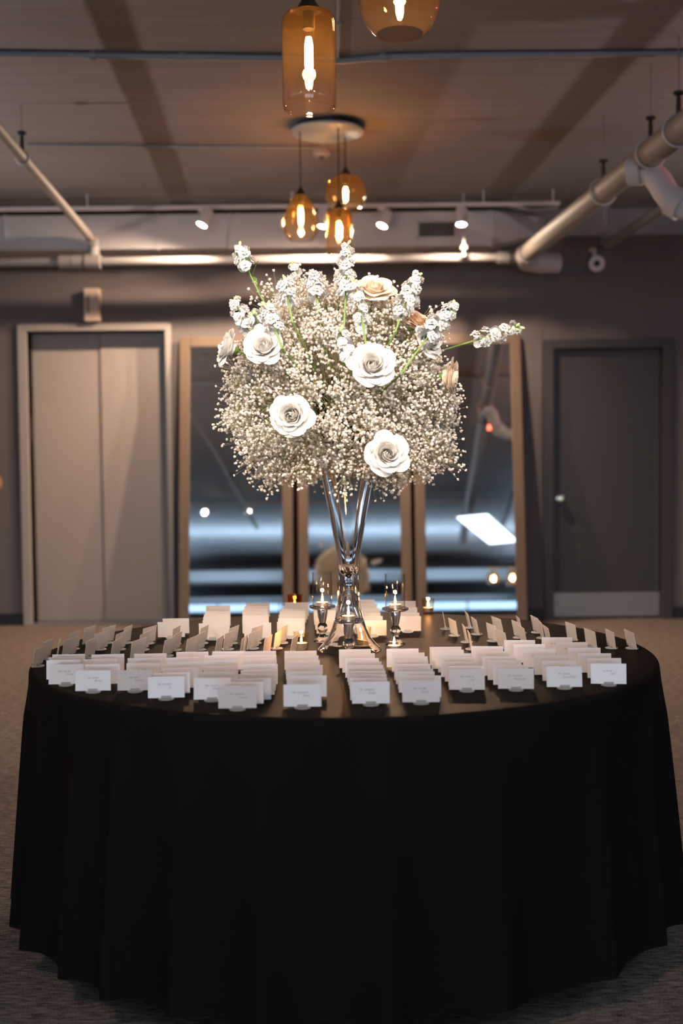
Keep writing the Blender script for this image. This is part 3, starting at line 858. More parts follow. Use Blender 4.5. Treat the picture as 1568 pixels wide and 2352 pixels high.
# ------------------------------------------------------------------ leaning mirrors
def mirror(xa, xb, ztop, lean, label):
    """wood-framed mirror; top edge on the wall, foot out on the floor"""
    w, Lm = xb - xa, math.hypot(ztop, lean)
    fw, ft = .085, .035
    t = thing('leaning_mirror', label, 'mirror', ((xa + xb) / 2, WY - lean - .045, .0), group='leaning mirrors')
    ang = -math.atan2(lean, ztop)
    t.rotation_euler = (ang, 0, 0)
    t.location.z = abs(math.sin(ang)) * ft * .5 + .003
    for sx in (-1, 1):
        c = sx * (w / 2 - fw / 2)
        link('frame_stile', MB().box(c - fw / 2, c + fw / 2, -ft / 2, ft / 2, 0, Lm).mesh(bevel=.006), M['wood'], t)
    for z0, z1 in ((0, fw), (Lm - fw, Lm)):
        link('frame_rail', MB().box(-w / 2 + fw, w / 2 - fw, -ft / 2, ft / 2, z0, z1).mesh(bevel=.006), M['wood'], t)
    link('mirror_glass', MB().box(-w / 2 + fw - .004, w / 2 - fw + .004, -.004, .004, fw - .004, Lm - fw + .004).mesh(), M['mirror'], t)
    link('backing', MB().box(-w / 2 + .02, w / 2 - .02, .006, .014, .02, Lm - .02).mesh(), M['black'], t)
mz = at_y(418, 778, WY).z
Ym = WY - .16
X = lambda px: at_y(px, 1080, Ym).x
mirror(X(413), X(672), mz, .34, 'wood-framed mirror leaning on the wall nearest the elevator')
mirror(X(684), X(941), mz, .34, 'middle wood-framed mirror leaning on the wall behind the vase')
mirror(X(950), X(1200), mz, .34, 'wood-framed mirror leaning on the wall nearest the service door')

# ================================================================== TABLE
TC = Vector((.003, 3.45, 0)); TR = .915; TZ = .765
t = thing('round_table', 'round banquet table hidden under the black cloth', 'table', tuple(TC))
wpart('tabletop', MB().lathe([(0, TZ - .024), (TR - .008, TZ - .024), (TR - .004, TZ - .018), (TR - .004, TZ - .008), (TR - .008, TZ - .003), (0, TZ - .003)], 72, TC).mesh(), M['tablewood'], t)
for a in (45, 135, 225, 315):
    c, s = math.cos(math.radians(a)), math.sin(math.radians(a))
    wpart('leg', MB().tube([(TC.x + .55 * c, TC.y + .55 * s, TZ - .024), (TC.x + .6 * c, TC.y + .6 * s, .0)], .016, 10).mesh(), M['legmetal'], t)

# black cloth: flat top, soft shoulder, hanging folds
def cloth_mesh():
    HEM = .085            # the cloth stops short of the floor
    NA = 900
    th = np.linspace(0, 2 * PI, NA, endpoint=False)
    # fold ridges: front half placed as photographed, back half irregular
    ridges = []
    for px in (24, 60, 104, 160, 250, 350, 480, 640, 862, 1075, 1295, 1410, 1470, 1510, 1538):
        x = (px - 790) / 1010.0
        ridges.append(-PI / 2 + math.asin(max(-.995, min(.995, x / .74 * .98 if abs(x) < .6 else x / .735))))
    rr = random.Random(3)
    a = .06
    while a < PI - .05:
        ridges.append(a); a += rr.uniform(.17, .30)
    ridges = sorted(r % (2 * PI) for r in ridges)
    fold = np.zeros(NA); lean = np.zeros(NA)
    for i, r in enumerate(ridges):
        nxt = ridges[(i + 1) % len(ridges)] + (2 * PI if i == len(ridges) - 1 else 0)
        prv = ridges[i - 1] - (2 * PI if i == 0 else 0)
        wd = min(.30, (nxt - prv) * .5)
        d = (th - r + PI) % (2 * PI) - PI
        amp = rr.uniform(.75, 1.1)
        fold += amp * np.exp(-(np.abs(d) / (wd * .21)) ** 1.6)
    fold = fold - fold.mean()
    rows = []
    for r in np.linspace(.02, TR - .012, 22):
        rows.append((np.full(NA, r), np.full(NA, TZ)))
    for k in range(1, 7):
        a = k / 6 * PI / 2
        rows.append((np.full(NA, TR - .012 + .016 * math.sin(a)), np.full(NA, TZ - .016 * (1 - math.cos(a)))))
    NB = 40
    for k in range(1, NB + 1):
        s = k / NB
        z = (TZ - .016) * (1 - s) + HEM * s
        env = (s ** .55) * min(1, s * 5)
        wav = .012 * np.sin(th * 3 + 1.3 + s) * s
        r = TR + .004 + .040 * s ** .9 + .046 * env * fold + wav
        r = np.maximum(r, TR + .004 + .004 * min(1, s * 8))
        zz = np.full(NA, z)
        rows.append((r, zz))
    # hem spread on the carpet where the cloth is long
    V = [(TC.x, TC.y, TZ)]
    for r, z in rows:
        V += list(zip(TC.x + r * np.cos(th), TC.y + r * np.sin(th), z))
    Fc = [[0, 1 + j, 1 + (j + 1) % NA] for j in range(NA)]
    for i in range(len(rows) - 1):
        o0, o1 = 1 + i * NA, 1 + (i + 1) * NA
        for j in range(NA):
            jj = (j + 1) % NA
            Fc.append([o0 + j, o1 + j, o1 + jj, o0 + jj])
    return mesh_of(V, Fc, True)
cloth = tag(link('tablecloth', cloth_mesh(), M['linen']), 'long black cloth draped in folds over the round table', 'tablecloth')

# ------------------------------------------------------------------ place cards
CW, CH, CT = .0880, .0508, .0011
LEANC = math.radians(6.5)
card_me = MB().box(-CW / 2, CW / 2, -CT / 2, CT / 2, 0, CH).mesh()
card_me.materials.append(M['card']); card_me.materials.append(M['cardback'])
for pl in card_me.polygons:
    pl.material_index = 0 if pl.normal.y < -.5 else 1
# clear holder: a low disc with a slotted lip
hold_me = MB().lathe([(0, 0), (.0185, 0), (.0195, .001), (.0195, .0028), (.018, .0040), (0, .0040)], 24).box(-.012, .012, -.0045, -.0014, .003, .0095).box(-.012, .012, .0014, .0045, .003, .0095).mesh()
hold_me.materials.append(M['acrylic'])

def text_mesh(title, script, tx, sx):
    out = []
    for (txt, size, shear, x, z) in ((title, .0056, 0, tx, .0305), (script, .0078, .45, sx, .0225), ('--', .0026, 0, tx + .003, .0125)):
        if not txt: continue
        cu = bpy.data.curves.new('t', 'FONT'); cu.body = txt; cu.size = size; cu.shear = shear
        cu.align_x = 'CENTER'; cu.resolution_u = 2
        cu.space_character = 1.1 if shear == 0 else .92
        if shear: cu.offset = -.00009
        o = bpy.data.objects.new('t', cu); COL.objects.link(o)
        dg = bpy.context.evaluated_depsgraph_get()
        me = bpy.data.meshes.new_from_object(o.evaluated_get(dg))
        out.append((me, x, z))
        bpy.data.objects.remove(o)
    mb = MB()
    for me, x, z in out:
        mb.add([(v.co.x + x, -CT / 2 - .00012, v.co.y + z) for v in me.vertices], [list(p.vertices) for p in me.polygons])
        bpy.data.meshes.remove(me)
    r = mb.mesh(); r.materials.append(M['ink'])
    return r

ORD = ['first', 'second', 'third', 'fourth', 'fifth', 'sixth', 'seventh', 'eighth', 'ninth', 'tenth', 'eleventh', 'twelfth', 'thirteenth']
ZTOP = TZ + .0042 + CH * math.cos(LEANC)
NCARD = [0]
def place_card(x, y, rz, label, group, text=None, tilt=None):
    t = thing('place_card', label, 'place card', (x, y, TZ + .0004), (0, 0, rz), group)
    tl = LEANC if tilt is None else tilt
    c = link('card', card_me, None, t, (0, 0, .0042), (-tl, 0, 0))
    link('holder', hold_me, None, t)
    if text:
        link('lettering', text, None, c)
    NCARD[0] += 1
    return t

FRONT = [
 [(152,1526,'MRS. PEI PEI','Wong'),(146,1516),(151.5,1510),(158,1503)],
 [(214,1540,'DR. PARIS','Burns'),(236,1526,'MRS. PHUNG',''),(231,1514),(248,1503)],
 [(310.5,1539,'MR. PETE','Guzman'),(330,1523,'MR. PETE',''),(331,1511.7,'MR. HENRY',''),(345,1501.5)],
 [(382,1554.5,'MR. ROBERT','Li'),(395,1545),(415,1534,'MS. REBECCA',''),(426,1520),(419,1510),(442,1497)],
 [(487,1557.7,'MR. SCOTT','Dowell'),(497,1543.6),(507,1530),(507.5,1517,'MR. SCOTT',''),(508,1505),(524,1496)],
 [(545,1576,'MR. ADRIAN','French'),(562,1567),(580,1558.5),(589,1548),(593,1539.5),(598,1526),(597,1514),(597,1505),(597,1495.5)],
 [(694,1572.5,'MR. ANDREW','Wolf'),(708,1552.5),(699,1542.6),(701,1528,'DR. WILLIAM',''),(695,1516.5,'DR. WILLIAM',''),(693,1506,'DR. WILLIAM',''),(690,1495,'DR. MATTHEW','')],
 [(851,1566,'DR. ADRIAN','Foster'),(846,1558.6),(845.6,1549),(844,1543),(842,1536),(839,1528),(836,1520.5),(831,1512),(823,1501),(815,1491.5)],
 [(966,1563,'MR. LAMAR','Jean Jr.'),(970,1552),(956,1543),(953.5,1536),(948,1525.5),(943.6,1517),(943,1508),(937,1499.5),(924,1490)],
 [(1071,1537,'MR. CYRIL K.','Joe'),(1069,1530),(1060,1520),(1050.6,1510.5),(1043,1501),(1028,1493),(1022.7,1486)],
 [(1183.6,1535,'DR. CARLOS','Henriquez'),(1172,1527),(1158,1516.5),(1145.7,1508),(1131,1496,'MR. CHARLES',''),(1118,1484.5,'MS. CASSANDRA','')],
 [(1295,1531,'MS. DIANE','Gunterberg'),(1284,1518,'MR. DANNY',''),(1264.6,1505.5,'MR. DANIEL',''),(1238,1491,'OFC. DEANDRE',''),(1215,1480),(1192.5,1470.5,'MR. DAVE','')],
 [(1396,1524.5,'DONNA','Hill'),(1387,1512),(1364,1501,'MR. DOUG',''),(1341,1488,'MR. DAVID',''),(1312,1475,'MR. DON',''),(1278,1464,'MR. DANIEL','')],
]
rc = random.Random(11)
for ci, colm in enumerate(FRONT):
    lastY = None
    for ki, e in enumerate(colm):
        q = at_z(e[0], e[1], ZTOP)
        yb_ = q.y - math.sin(LEANC) * CH
        if lastY is not None and yb_ < lastY + .0415:
            yb_ = lastY + .0415
        lastY = yb_
        txt = None
        if len(e) > 2:
            dx = rc.uniform(-.006, .006)
            txt = text_mesh(e[2], e[3], -.004 + dx, .008 + dx)
        lab = '%s place card from the table edge in the %s front column from the elevator side' % (ORD[ki], ORD[ci])
        rz = math.atan2(q.x, q.y) * -.35 + rc.uniform(-.05, .05)
        place_card(q.x, yb_, rz, lab, 'printed place cards in front columns', txt, LEANC + math.radians(rc.uniform(-5, 5)))

BACK = [
 [(404,1420),(393,1428)],
 [(501,1391),(500,1404),(498,1410.5),(497,1416.5),(496,1424),(488,1431)],
 [(592,1385),(589,1392),(586,1399),(586,1405),(587,1413),(587,1420),(591.6,1429.6)],
 [(681,1383.5),(678,1391),(674,1398.5),(671,1404),(670,1411),(669,1420),(667,1427.6)],
 [(748,1391),(750,1402),(753,1412),(757,1420)],
 [(833,1377),(838,1387),(843,1396.5),(844,1407),(848,1415),(856,1424.6)],
 [(927,1380),(929,1395),(933,1407),(936,1415)],
]
for ci, colm in enumerate(BACK):
    lastY = None
    for ki in reversed(range(len(colm))):
        e = colm[ki]
        q = at_z(e[0], e[1], TZ + .0042 + CH)
        if lastY is not None and q.y < lastY + .042: q.y = lastY + .042
        q.y = min(q.y, 4.30); lastY = q.y
        lab = '%s place card from the mirrors in the %s rear column from the elevator side' % (ORD[ki], ORD[ci])
        place_card(q.x, q.y, PI + rc.uniform(-.06, .06), lab, 'place cards in rear columns facing the mirrors')

LEFT = {'rear': [(202.5,1478.6),(246,1478),(290,1478),(341,1479),(402,1480),(464.5,1478.6),(532,1479),(587,1478.6),(648,1478)],
        'middle': [(168.6,1492),(230,1493),(274.5,1493),(329,1494),(403,1494.5),(459,1494),(523,1492.6),(580.5,1491),(635,1491)],
        'near': [(86.5,1531.4),(105,1514),(131,1514),(158,1508),(206,1511),(264,1510.5),(315,1510.5),(384,1508),(437.6,1505),(500,1505),(557,1504),(612,1504),(672,1503)]}
for row, pts in LEFT.items():
    for ki, (px, py) in enumerate(pts):
        q = at_z(px, py, TZ)
        ang = math.radians(-103 + rc.uniform(-7, 7))
        if (px, py) == (131, 1514): ang = math.radians(-80)
        if px < 120: ang = math.radians(-94)
        lab = '%s elevator-facing place card from the cloth edge in the %s row' % (ORD[ki], row)
        place_card(q.x, q.y, ang, lab, 'cream place cards turned towards the elevator', None, math.radians(9 + rc.uniform(-2, 2)))
RIGHT = {'rear': [(1233,1454),(1196,1455),(1145.7,1456),(1094.6,1458),(1078,1443),(1043,1461),(1023,1446)],
         'near': [(1451,1490.5),(1404,1489.7),(1358,1488),(1313.7,1471),(1260,1479),(1245,1467),(1203,1479),(1191,1466),(1154.6,1490),(1131.6,1473.5),(1083,1492.6),(1071.7,1476)]}
for row, pts in RIGHT.items():
    for ki, (px, py) in enumerate(pts):
        q = at_z(px, py, TZ)
        ang = math.radians(94 + rc.uniform(-9, 9))
        lab = '%s service-door-facing place card from the cloth edge in the %s row' % (ORD[ki], row)
        place_card(q.x, q.y, ang, lab, 'cream place cards turned towards the service door', None, math.radians(10 + rc.uniform(-3, 3)))

# ------------------------------------------------------------------ candles
def tealight(loc, label, flame=True):
    t = thing('tealight', label, 'candle', tuple(loc), group='lit tealights')
    link('cup', MB().lathe([(0, 0), (.0185, 0), (.0190, .015), (.0183, .015), (.0178, .0022), (0, .0022)], 24).mesh(smooth=True), M['tincup'], t)
    link('wax', MB().lathe([(0, .0023), (.0176, .0023), (.0176, .0115), (.015, .0112), (0, .0108)], 24).mesh(), M['wax'], t)
    link('wick', MB().tube([(0, 0, .0105), (0, 0, .018)], .0007, 6).mesh(), M['black'], t)
    link('flame', MB().lathe([(0, .0145), (.0028, .0185), (.0036, .0225), (.0026, .0300), (.0012, .0365), (0, .0410)], 14).mesh(smooth=True), M['flame'], t)
    ld = bpy.data.lights.new('candle_glow', 'POINT'); ld.energy = CANDLE_W; ld.color = (1, .52, .2); ld.shadow_soft_size = .006
    lo = bpy.data.objects.new('candle_glow', ld); COL.objects.link(lo); lo.parent = t; lo.location = (0, 0, .046)
    return t
STICK = [(0, 0), (.030, 0), (.031, .003), (.026, .007), (.016, .012), (.0115, .018), (.0105, .026), (.012, .030), (.0155, .035), (.0172, .043), (.0158, .051), (.012, .0565), (.0098, .060), (.0115, .065), (.0145, .078), (.0165, .092), (.0175, .1025), (.038, .1055), (.0415, .108), (.0415, .1135), (.039, .1150), (.0205, .1150), (.0205, .110), (0, .110)]
def candlestick(px, py, label, tlabel, tube_h=.105):
    q = at_z(px, py, TZ)
    t = thing('candlestick', label, 'candle holder', (q.x, q.y, TZ + .0005), group='glass candlesticks')
    link('pedestal', MB().lathe(STICK, 40).mesh(smooth=True), M['glass'], t)
    link('glass_tube', MB().lathe([(.0318, .1152), (.0318, .1152 + tube_h), (.0300, .1152 + tube_h), (.0300, .1152), (.0318, .1152)], 48).mesh(smooth=True), M['clear_thin'], t)
    tealight((q.x, q.y, TZ + .0005 + .1103), tlabel)
candlestick(741, 1473, 'glass candlestick with tall tube behind the vase foot, elevator side', 'lit tealight in the candlestick on the elevator side of the vase')
candlestick(801, 1513, 'glass candlestick with tall tube standing directly before the vase', 'lit tealight in the candlestick directly before the vase')
candlestick(908, 1480, 'glass candlestick with tall tube on the service door side of the vase', 'lit tealight in the candlestick on the service door side')
def votive(px, py, label, tlabel, r=.0245, h=.054, mat='votive'):
    q = at_z(px, py, TZ)
    o = tag(link('votive_glass', MB().lathe([(0, 0), (r * .80, 0), (r, h), (r - .0022, h), (r * .80 - .002, .005), (0, .005)], 32).mesh(smooth=True), M[mat], None, (q.x, q.y, TZ + .0005)), label, 'candle holder', 'small votive glasses')
    tealight((q.x, q.y, TZ + .0058), tlabel)
votive(692, 1492, 'small clear votive glass beside the vase on the elevator side', 'lit tealight in the small votive beside the vase foot')
votive(835, 1480, 'small smoky votive glass tucked behind the vase foot', 'lit tealight in the votive behind the vase foot')
votive(983, 1408, 'small bright votive glass at the rear table edge by the mirrors', 'lit tealight in the bright votive at the rear edge')
votive(677, 1404, 'small amber votive glass behind the rear place cards', 'lit tealight in the amber votive behind the cards', .030, .064, 'votive_amber')
# low bowl votive with flared lip
q = at_z(905, 1497, TZ)
tag(link('bowl_votive', MB().lathe([(0, 0), (.018, 0), (.026, .006), (.0285, .016), (.0262, .026), (.0285, .031), (.0325, .0335), (.0315, .0355), (.0265, .0335), (.0242, .026), (.0262, .016), (.024, .008), (.016, .004), (0, .004)], 36).mesh(smooth=True), M['clear_thin'], None, (q.x, q.y, TZ + .0005)), 'low round glass votive with flared lip before a candlestick', 'candle holder', 'small votive glasses')
tealight((q.x, q.y, TZ + .0048), 'lit tealight in the low flared votive bowl')

# ------------------------------------------------------------------ vase
VP = at_z(802, 1490, TZ)
VX, VY = VP.x, 3.47
S = 1 / 763.0
vz = lambda py: TZ + (1489 - py) * S          # heights read off at the vase's own distance
VZ = lambda py: (1489 - py) * S
outer = [(1489, 74), (1484, 73), (1474, 62), (1460, 50), (1440, 41), (1415, 33), (1390, 27.5), (1365, 24), (1340, 22.5), (1320, 22.5), (1290, 25), (1250, 30), (1210, 37), (1160, 46), (1110, 56), (1075, 63), (1052, 69)]
inner_top = [(1052, 64), (1075, 57.5), (1110, 50), (1160, 40), (1210, 31), (1250, 24), (1290, 18.5), (1306, 15.5), (1316, 8), (1322, 0)]
inner_bot = [(1345, 0), (1352, 8), (1365, 15), (1390, 21), (1415, 27.5), (1440, 36), (1460, 45), (1474, 57), (1484, 69), (1489, 71.5)]
vt = thing('trumpet_vase', 'tall clear glass trumpet vase with flared foot at the table centre', 'vase', (VX, VY, TZ + .0005))
prof = [(w * S, VZ(y)) for y, w in outer] + [(w * S, VZ(y)) for y, w in inner_top]
bm_v = MB().lathe(prof, 64)
ring = [(w * S, VZ(y)) for y, w in inner_bot] + [(74 * S, VZ(1489))]
bm_v.lathe(ring, 64)
link('glass_body', bm_v.mesh(smooth=True, weld=True), M['glass'], vt)
# amber glass chips in the tip
chips = MB()
for i in range(60):
    zz = random.uniform(1321, 1300)
    rmax = max(.5, min(14.5, (1322 - zz) * .95)) * S * .82
    a, rr_ = random.uniform(0, 2 * PI), rmax * math.sqrt(random.random())
    s = random.uniform(.0016, .0028)
    c = Vector((rr_ * math.cos(a), rr_ * math.sin(a), VZ(zz)))
    m3 = Euler((random.random() * 3, random.random() * 3, 0)).to_matrix()
    chips.add([c + m3 @ Vector(p) * s for p in ((1, 0, 0), (-1, 0, 0), (0, 1, 0), (0, -1, 0), (0, 0, 1.2), (0, 0, -1.2))],
              [[0, 2, 4], [2, 1, 4], [1, 3, 4], [3, 0, 4], [2, 0, 5], [1, 2, 5], [3, 1, 5], [0, 3, 5]])
M['chip'] = simple('amber_chip', (.75, .42, .24), .15, metal=.3)
ch = tag(link('glass_chips', chips.mesh(), M['chip'], None, (VX, VY, TZ + .001)), 'amber glass chips in the pointed tip of the vase', 'decoration', None, 'stuff')

# ------------------------------------------------------------------ flowers
FC = Vector((at_y(786, 880, 3.45).x, 3.46, at_y(786, 905, 3.45).z))   # heart of the bouquet
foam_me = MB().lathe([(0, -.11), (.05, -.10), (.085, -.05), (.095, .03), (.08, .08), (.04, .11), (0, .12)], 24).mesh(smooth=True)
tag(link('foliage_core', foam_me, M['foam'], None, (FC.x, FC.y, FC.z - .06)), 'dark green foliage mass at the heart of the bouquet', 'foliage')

def orient(d, roll=0):
    return (Vector(d).normalized().to_track_quat('Z', 'Y').to_matrix() @ Matrix.Rotation(roll, 3, 'Z'))

def petal_mesh(R, h, open_r, curl, half, ruffle, seed, nu=11, nv=9, tw=1.0):
    rr = random.Random(seed)
    ph = rr.uniform(0, 6)
    vs, fs = [], []
    for j in range(nv):
        v = j / (nv - 1)
        for i in range(nu):
            u = i / (nu - 1) * 2 - 1
            wv_ = math.sin(PI * min(1, .12 + .62 * v)) ** .8
            edge = 1 - .30 * (abs(u) ** 2.4) * v ** 2
            vv = v * edge
            r = R + open_r * vv ** 1.5 + curl * max(0, vv - .62) ** 2 * 3.0
            z = h * (vv ** .85) - curl * max(0, vv - .7) ** 2 * 4.2 + ruffle * math.sin(u * 5 + ph) * v ** 3
            r += ruffle * math.cos(u * 4 + ph * 2) * v ** 2
            a = u * half * wv_
            r = max(r + .0045 * u * min(1, v * 1.5) * tw, .0015)
            vs.append((r * math.cos(a), r * math.sin(a), z))
    for j in range(nv - 1):
        for i in range(nu - 1):
            fs.append([j * nu + i, j * nu + i + 1, (j + 1) * nu + i + 1, (j + 1) * nu + i])
    return mesh_of(vs, fs, True)
# rings from the tight heart out to the guard petals (built for a 0.12 m bloom)
RINGS = [(.010, .046, -.0065, .0, 1.9, .0003, 3), (.014, .047, -.003, .002, 1.55, .0006, 3), (.018, .047, .004, .006, 1.35, .001, 4), (.021, .045, .014, .010, 1.25, .0014, 5), (.022, .040, .028, .014, 1.15, .002, 5), (.018, .030, .042, .016, 1.12, .0028, 5)]
PET = [[petal_mesh(R, h, o, c, w, rf, 10 * k + q) for q in range(2)] for k, (R, h, o, c, w, rf, n) in enumerate(RINGS)]
PETSETS = {}
for nm in ('petal_white', 'petal_cream', 'petal_peach'):
    PETSETS[nm] = [[m_.copy() for m_ in ring_] for ring_ in PET]
    for ring_ in PETSETS[nm]:
        for m_ in ring_:
            m_.materials.append(M[nm])
calyx_me = MB().lathe([(0, -.022), (.006, -.02), (.011, -.010), (.016, -.001), (.012, .006), (0, .004)], 14).mesh(smooth=True)
calyx_me.materials.append(M['leaf'])
def rose(px, py, Y, d, size, label, mat='petal_white', rings=6, seed=0):
    p = at_y(px, py, Y)
    rr = random.Random(seed)
    k = size / .12
    dv = Vector(d).normalized()
    base = p - dv * .026 * k
    t = thing('rose', label, 'rose', tuple(base), orient(d, rr.uniform(0, 6)).to_euler(), 'garden roses in the bouquet')
    a = rr.uniform(0, 6)
    for ri in range(rings):
        n = RINGS[ri][6]
        for i in range(n):
            a += 2 * PI / n
            me = PETSETS[mat][ri][(i + ri) % 2]
            s = k * rr.uniform(.93, 1.07)
            link('petal', me, None, t, (0, 0, 0), (rr.uniform(-.06, .06), rr.uniform(-.06, .06), a + rr.uniform(-.12, .12)), (s, s, s * rr.uniform(.94, 1.06)))
        a += PI / n * 1.1
    link('calyx', calyx_me, None, t, (0, 0, .002), (0, 0, 0), (k, k, k))
    inw = (FC - base)
    mid = base - dv * .05 * k
    wp = [Vector((0, 0, -.015 * k)), Vector((0, 0, -.05 * k))]
    link('stem', MB().tube(wp + [Vector((0.004, 0, -.12 * k))], .003, 7).mesh(smooth=True), M['stem'], t)
    return t
rose(855, 837, 3.10, (.10, -1, .25), .122, 'large white rose facing out at the bouquet middle', seed=1)
rose(668, 955, 3.10, (-.25, -1, -.05), .118, 'white rose low on the elevator side of the bouquet with lifted petals', seed=2)
rose(890, 1042, 3.12, (.1, -1, .12), .116, 'white rose lowest in the bouquet above the vase rim', seed=3)
rose(605, 795, 3.17, (-.15, -1, .45), .112, 'white rose high on the elevator side beside the outermost rose', seed=4)
rose(519, 797, 3.26, (-1, -.35, .35), .105, 'outermost white rose facing the elevator', seed=5)
rose(1036, 866, 3.28, (1, -.25, -.1), .105, 'outermost cream rose facing the service door', 'petal_cream', seed=6)
rose(858, 662, 3.24, (.1, -.7, .8), .112, 'cream rose at the top of the bouquet', 'petal_cream', seed=7)
rose(957, 735, 3.30, (.5, -.5, .8), .10, 'peach rose behind the stock spikes near the bouquet top', 'petal_peach', seed=8)
rose(985, 785, 3.22, (.7, -.7, .4), .095, 'white rose half hidden under a stock spike', seed=9)

# stock spikes
def floret_mesh(seed):
    rr = random.Random(seed)
    mb = MB()
    for lay, (n, rad, lift) in enumerate(((6, .0125, .001), (5, .0095, .005), (4, .006, .008))):
        for i in range(n):
            a = 2 * PI * (i + .5 * lay) / n + rr.uniform(-.3, .3)
            nu, nv = 5, 4
            vs, fs = [], []
            ln = rad * rr.uniform(.85, 1.15)
            for j in range(nv):
                v = j / (nv - 1)
                for q in range(nu):
                    u = q / (nu - 1) * 2 - 1
                    w = ln * .62 * math.sin(PI * min(1, .15 + .6 * v))
                    x = ln * v * (1 - .18 * abs(u) ** 2)
                    y = u * w
                    z = lift + ln * (.45 + .2 * lay) * v - ln * .5 * v ** 3 + .0016 * math.sin(u * 4 + i * 2 + seed) * v
                    vs.append((x * math.cos(a) - y * math.sin(a), x * math.sin(a) + y * math.cos(a), z))
            for j in range(nv - 1):
                for q in range(nu - 1):
                    fs.append([j * nu + q, j * nu + q + 1, (j + 1) * nu + q + 1, (j + 1) * nu + q])
            mb.add(vs, fs)
    me = mb.mesh()
    me.polygons.foreach_set('use_smooth', [True] * len(me.polygons))
    me.materials.append(M['stock_white'])
    return me
FLO = [floret_mesh(s) for s in range(4)]
bud_me = MB().lathe([(0, 0), (.0022, .001), (.0034, .005), (.0026, .009), (0, .0115)], 8).mesh(smooth=True)
bud_me.materials.append(M['bud'])
def leaf_mesh(L, W, bend, nu=4, nv=7):
    vs, fs = [], []
    for j in range(nv):
        v = j / (nv - 1)
        for q in range(nu):
            u = q / (nu - 1) * 2 - 1
            vs.append((u * W * math.sin(PI * (.06 + .9 * v)) ** .8, L * v, -bend * v * v + .15 * W * abs(u)))
    for j in range(nv - 1):
        for q in range(nu - 1):
            fs.append([j * nu + q, j * nu + q + 1, (j + 1) * nu + q + 1, (j + 1) * nu + q])
    me = mesh_of(vs, fs, True); me.materials.append(M['leaf'])
    return me
LEAF = leaf_mesh(.05, .008, .012)
def spike(tip, tipY, base, baseY, frac, n, label, seed, fs=1.0, leaves=0, buds=6):
    a, c = at_y(*tip, tipY), at_y(*base, baseY)
    rr = random.Random(seed)
    t = thing('stock_spike', label, 'flower spike', tuple(c), group='white stock spikes in the bouquet')
    ax = a - c
    L = ax.length; d = ax.normalized()
    bow = d.orthogonal().normalized() * L * rr.uniform(-.04, .04)
    inw = (Vector((FC.x, FC.y, FC.z - .1)) - c)
    pts = [inw * .45] + [ax * s + bow * math.sin(PI * s) for s in (0, .25, .5, .75, 1)]
    link('stem', MB().tube(pts, [.0030, .0030, .0028, .0024, .002, .0012], 7).mesh(smooth=True), M['stem'], t)
    x = d.orthogonal().normalized(); y = d.cross(x)
    ang = rr.uniform(0, 6)
    for i in range(n):
        s = 1 - frac * (i + .4) / n
        ang += 2.4 + rr.uniform(-.3, .3)
        rad = x * math.cos(ang) + y * math.sin(ang)
        sz = fs * 1.36 * (.66 + .42 * min(1, (i + 1) / (n * .5))) * rr.uniform(.88, 1.12)
        pos = ax * s + bow * math.sin(PI * s) + rad * .0105 * sz
        link('floret', FLO[rr.randrange(4)], None, t, pos, orient(rad + d * .45, rr.uniform(0, 6)).to_euler(), (sz, sz, sz))
    for i in range(buds):
        ang += 2.2
        rad = x * math.cos(ang) + y * math.sin(ang)
        pos = ax * (1.0 - .02 * i) + rad * .003
        s = rr.uniform(1.0, 1.6)
        link('bud', bud_me, None, t, pos, orient(rad * .7 + d).to_euler(), (s, s, s))
    for i in range(leaves):
        ang += 2.1
        rad = x * math.cos(ang) + y * math.sin(ang)
        link('leaf', LEAF, None, t, ax * (1 - frac - .05 - .10 * i), orient(rad + d * .6).to_euler(), (1, 1, 1))
SP = [
 ((548, 566), 3.42, (612, 705), 3.40, .36, 10, 'tall white stock spike with green leaves leaning towards the elevator', 1, .95, 3),
 ((670, 608), 3.48, (722, 700), 3.46, .30, 4, 'thin white stock spike with sparse florets near the top', 2, .75, 0),
 ((655, 640), 3.24, (672, 740), 3.18, .62, 11, 'white stock spike rising behind the paired roses', 3, 1.0, 0),
 ((722, 628), 3.28, (734, 720), 3.2, .62, 12, 'full white stock spike left of the tallest spike', 4, 1.0, 0),
 ((796, 562), 3.30, (789, 760), 3.16, .62, 20, 'tallest white stock spike at the bouquet centre', 5, 1.0, 0),
 ((812, 648), 3.19, (840, 790), 3.14, .75, 12, 'white stock spike curving in front of the top cream rose', 6, .9, 0),
 ((958, 632), 3.26, (908, 762), 3.18, .75, 17, 'dense white stock spike beside the peach rose', 7, 1.05, 0),
 ((1046, 700), 3.22, (920, 860), 3.12, .52, 15, 'white stock spike angled out over the service door side', 8, 1.05, 0),
 ((1192, 750), 3.40, (1012, 806), 3.38, .58, 13, 'white stock spike reaching farthest towards the service door', 9, 1.0, 0),
 ((538, 690), 3.28, (590, 800), 3.22, .60, 11, 'white stock spike above the outermost rose', 10, 1.0, 0),
 ((612, 700), 3.20, (648, 800), 3.14, .62, 11, 'white stock spike between the elevator-side roses', 11, 1.0, 0),
 ((780, 756), 3.10, (806, 850), 3.12, .75, 11, 'short white stock spike beside the large middle rose', 12, .95, 0),
 ((583, 722), 3.20, (606, 772), 3.24, .75, 6, 'short white stock spike tucked above the paired rose', 13, .95, 0),
]
for a in SP:
    spike(a[0], a[1], a[2], a[3], a[4], a[5], a[6], a[7], a[8], a[9])

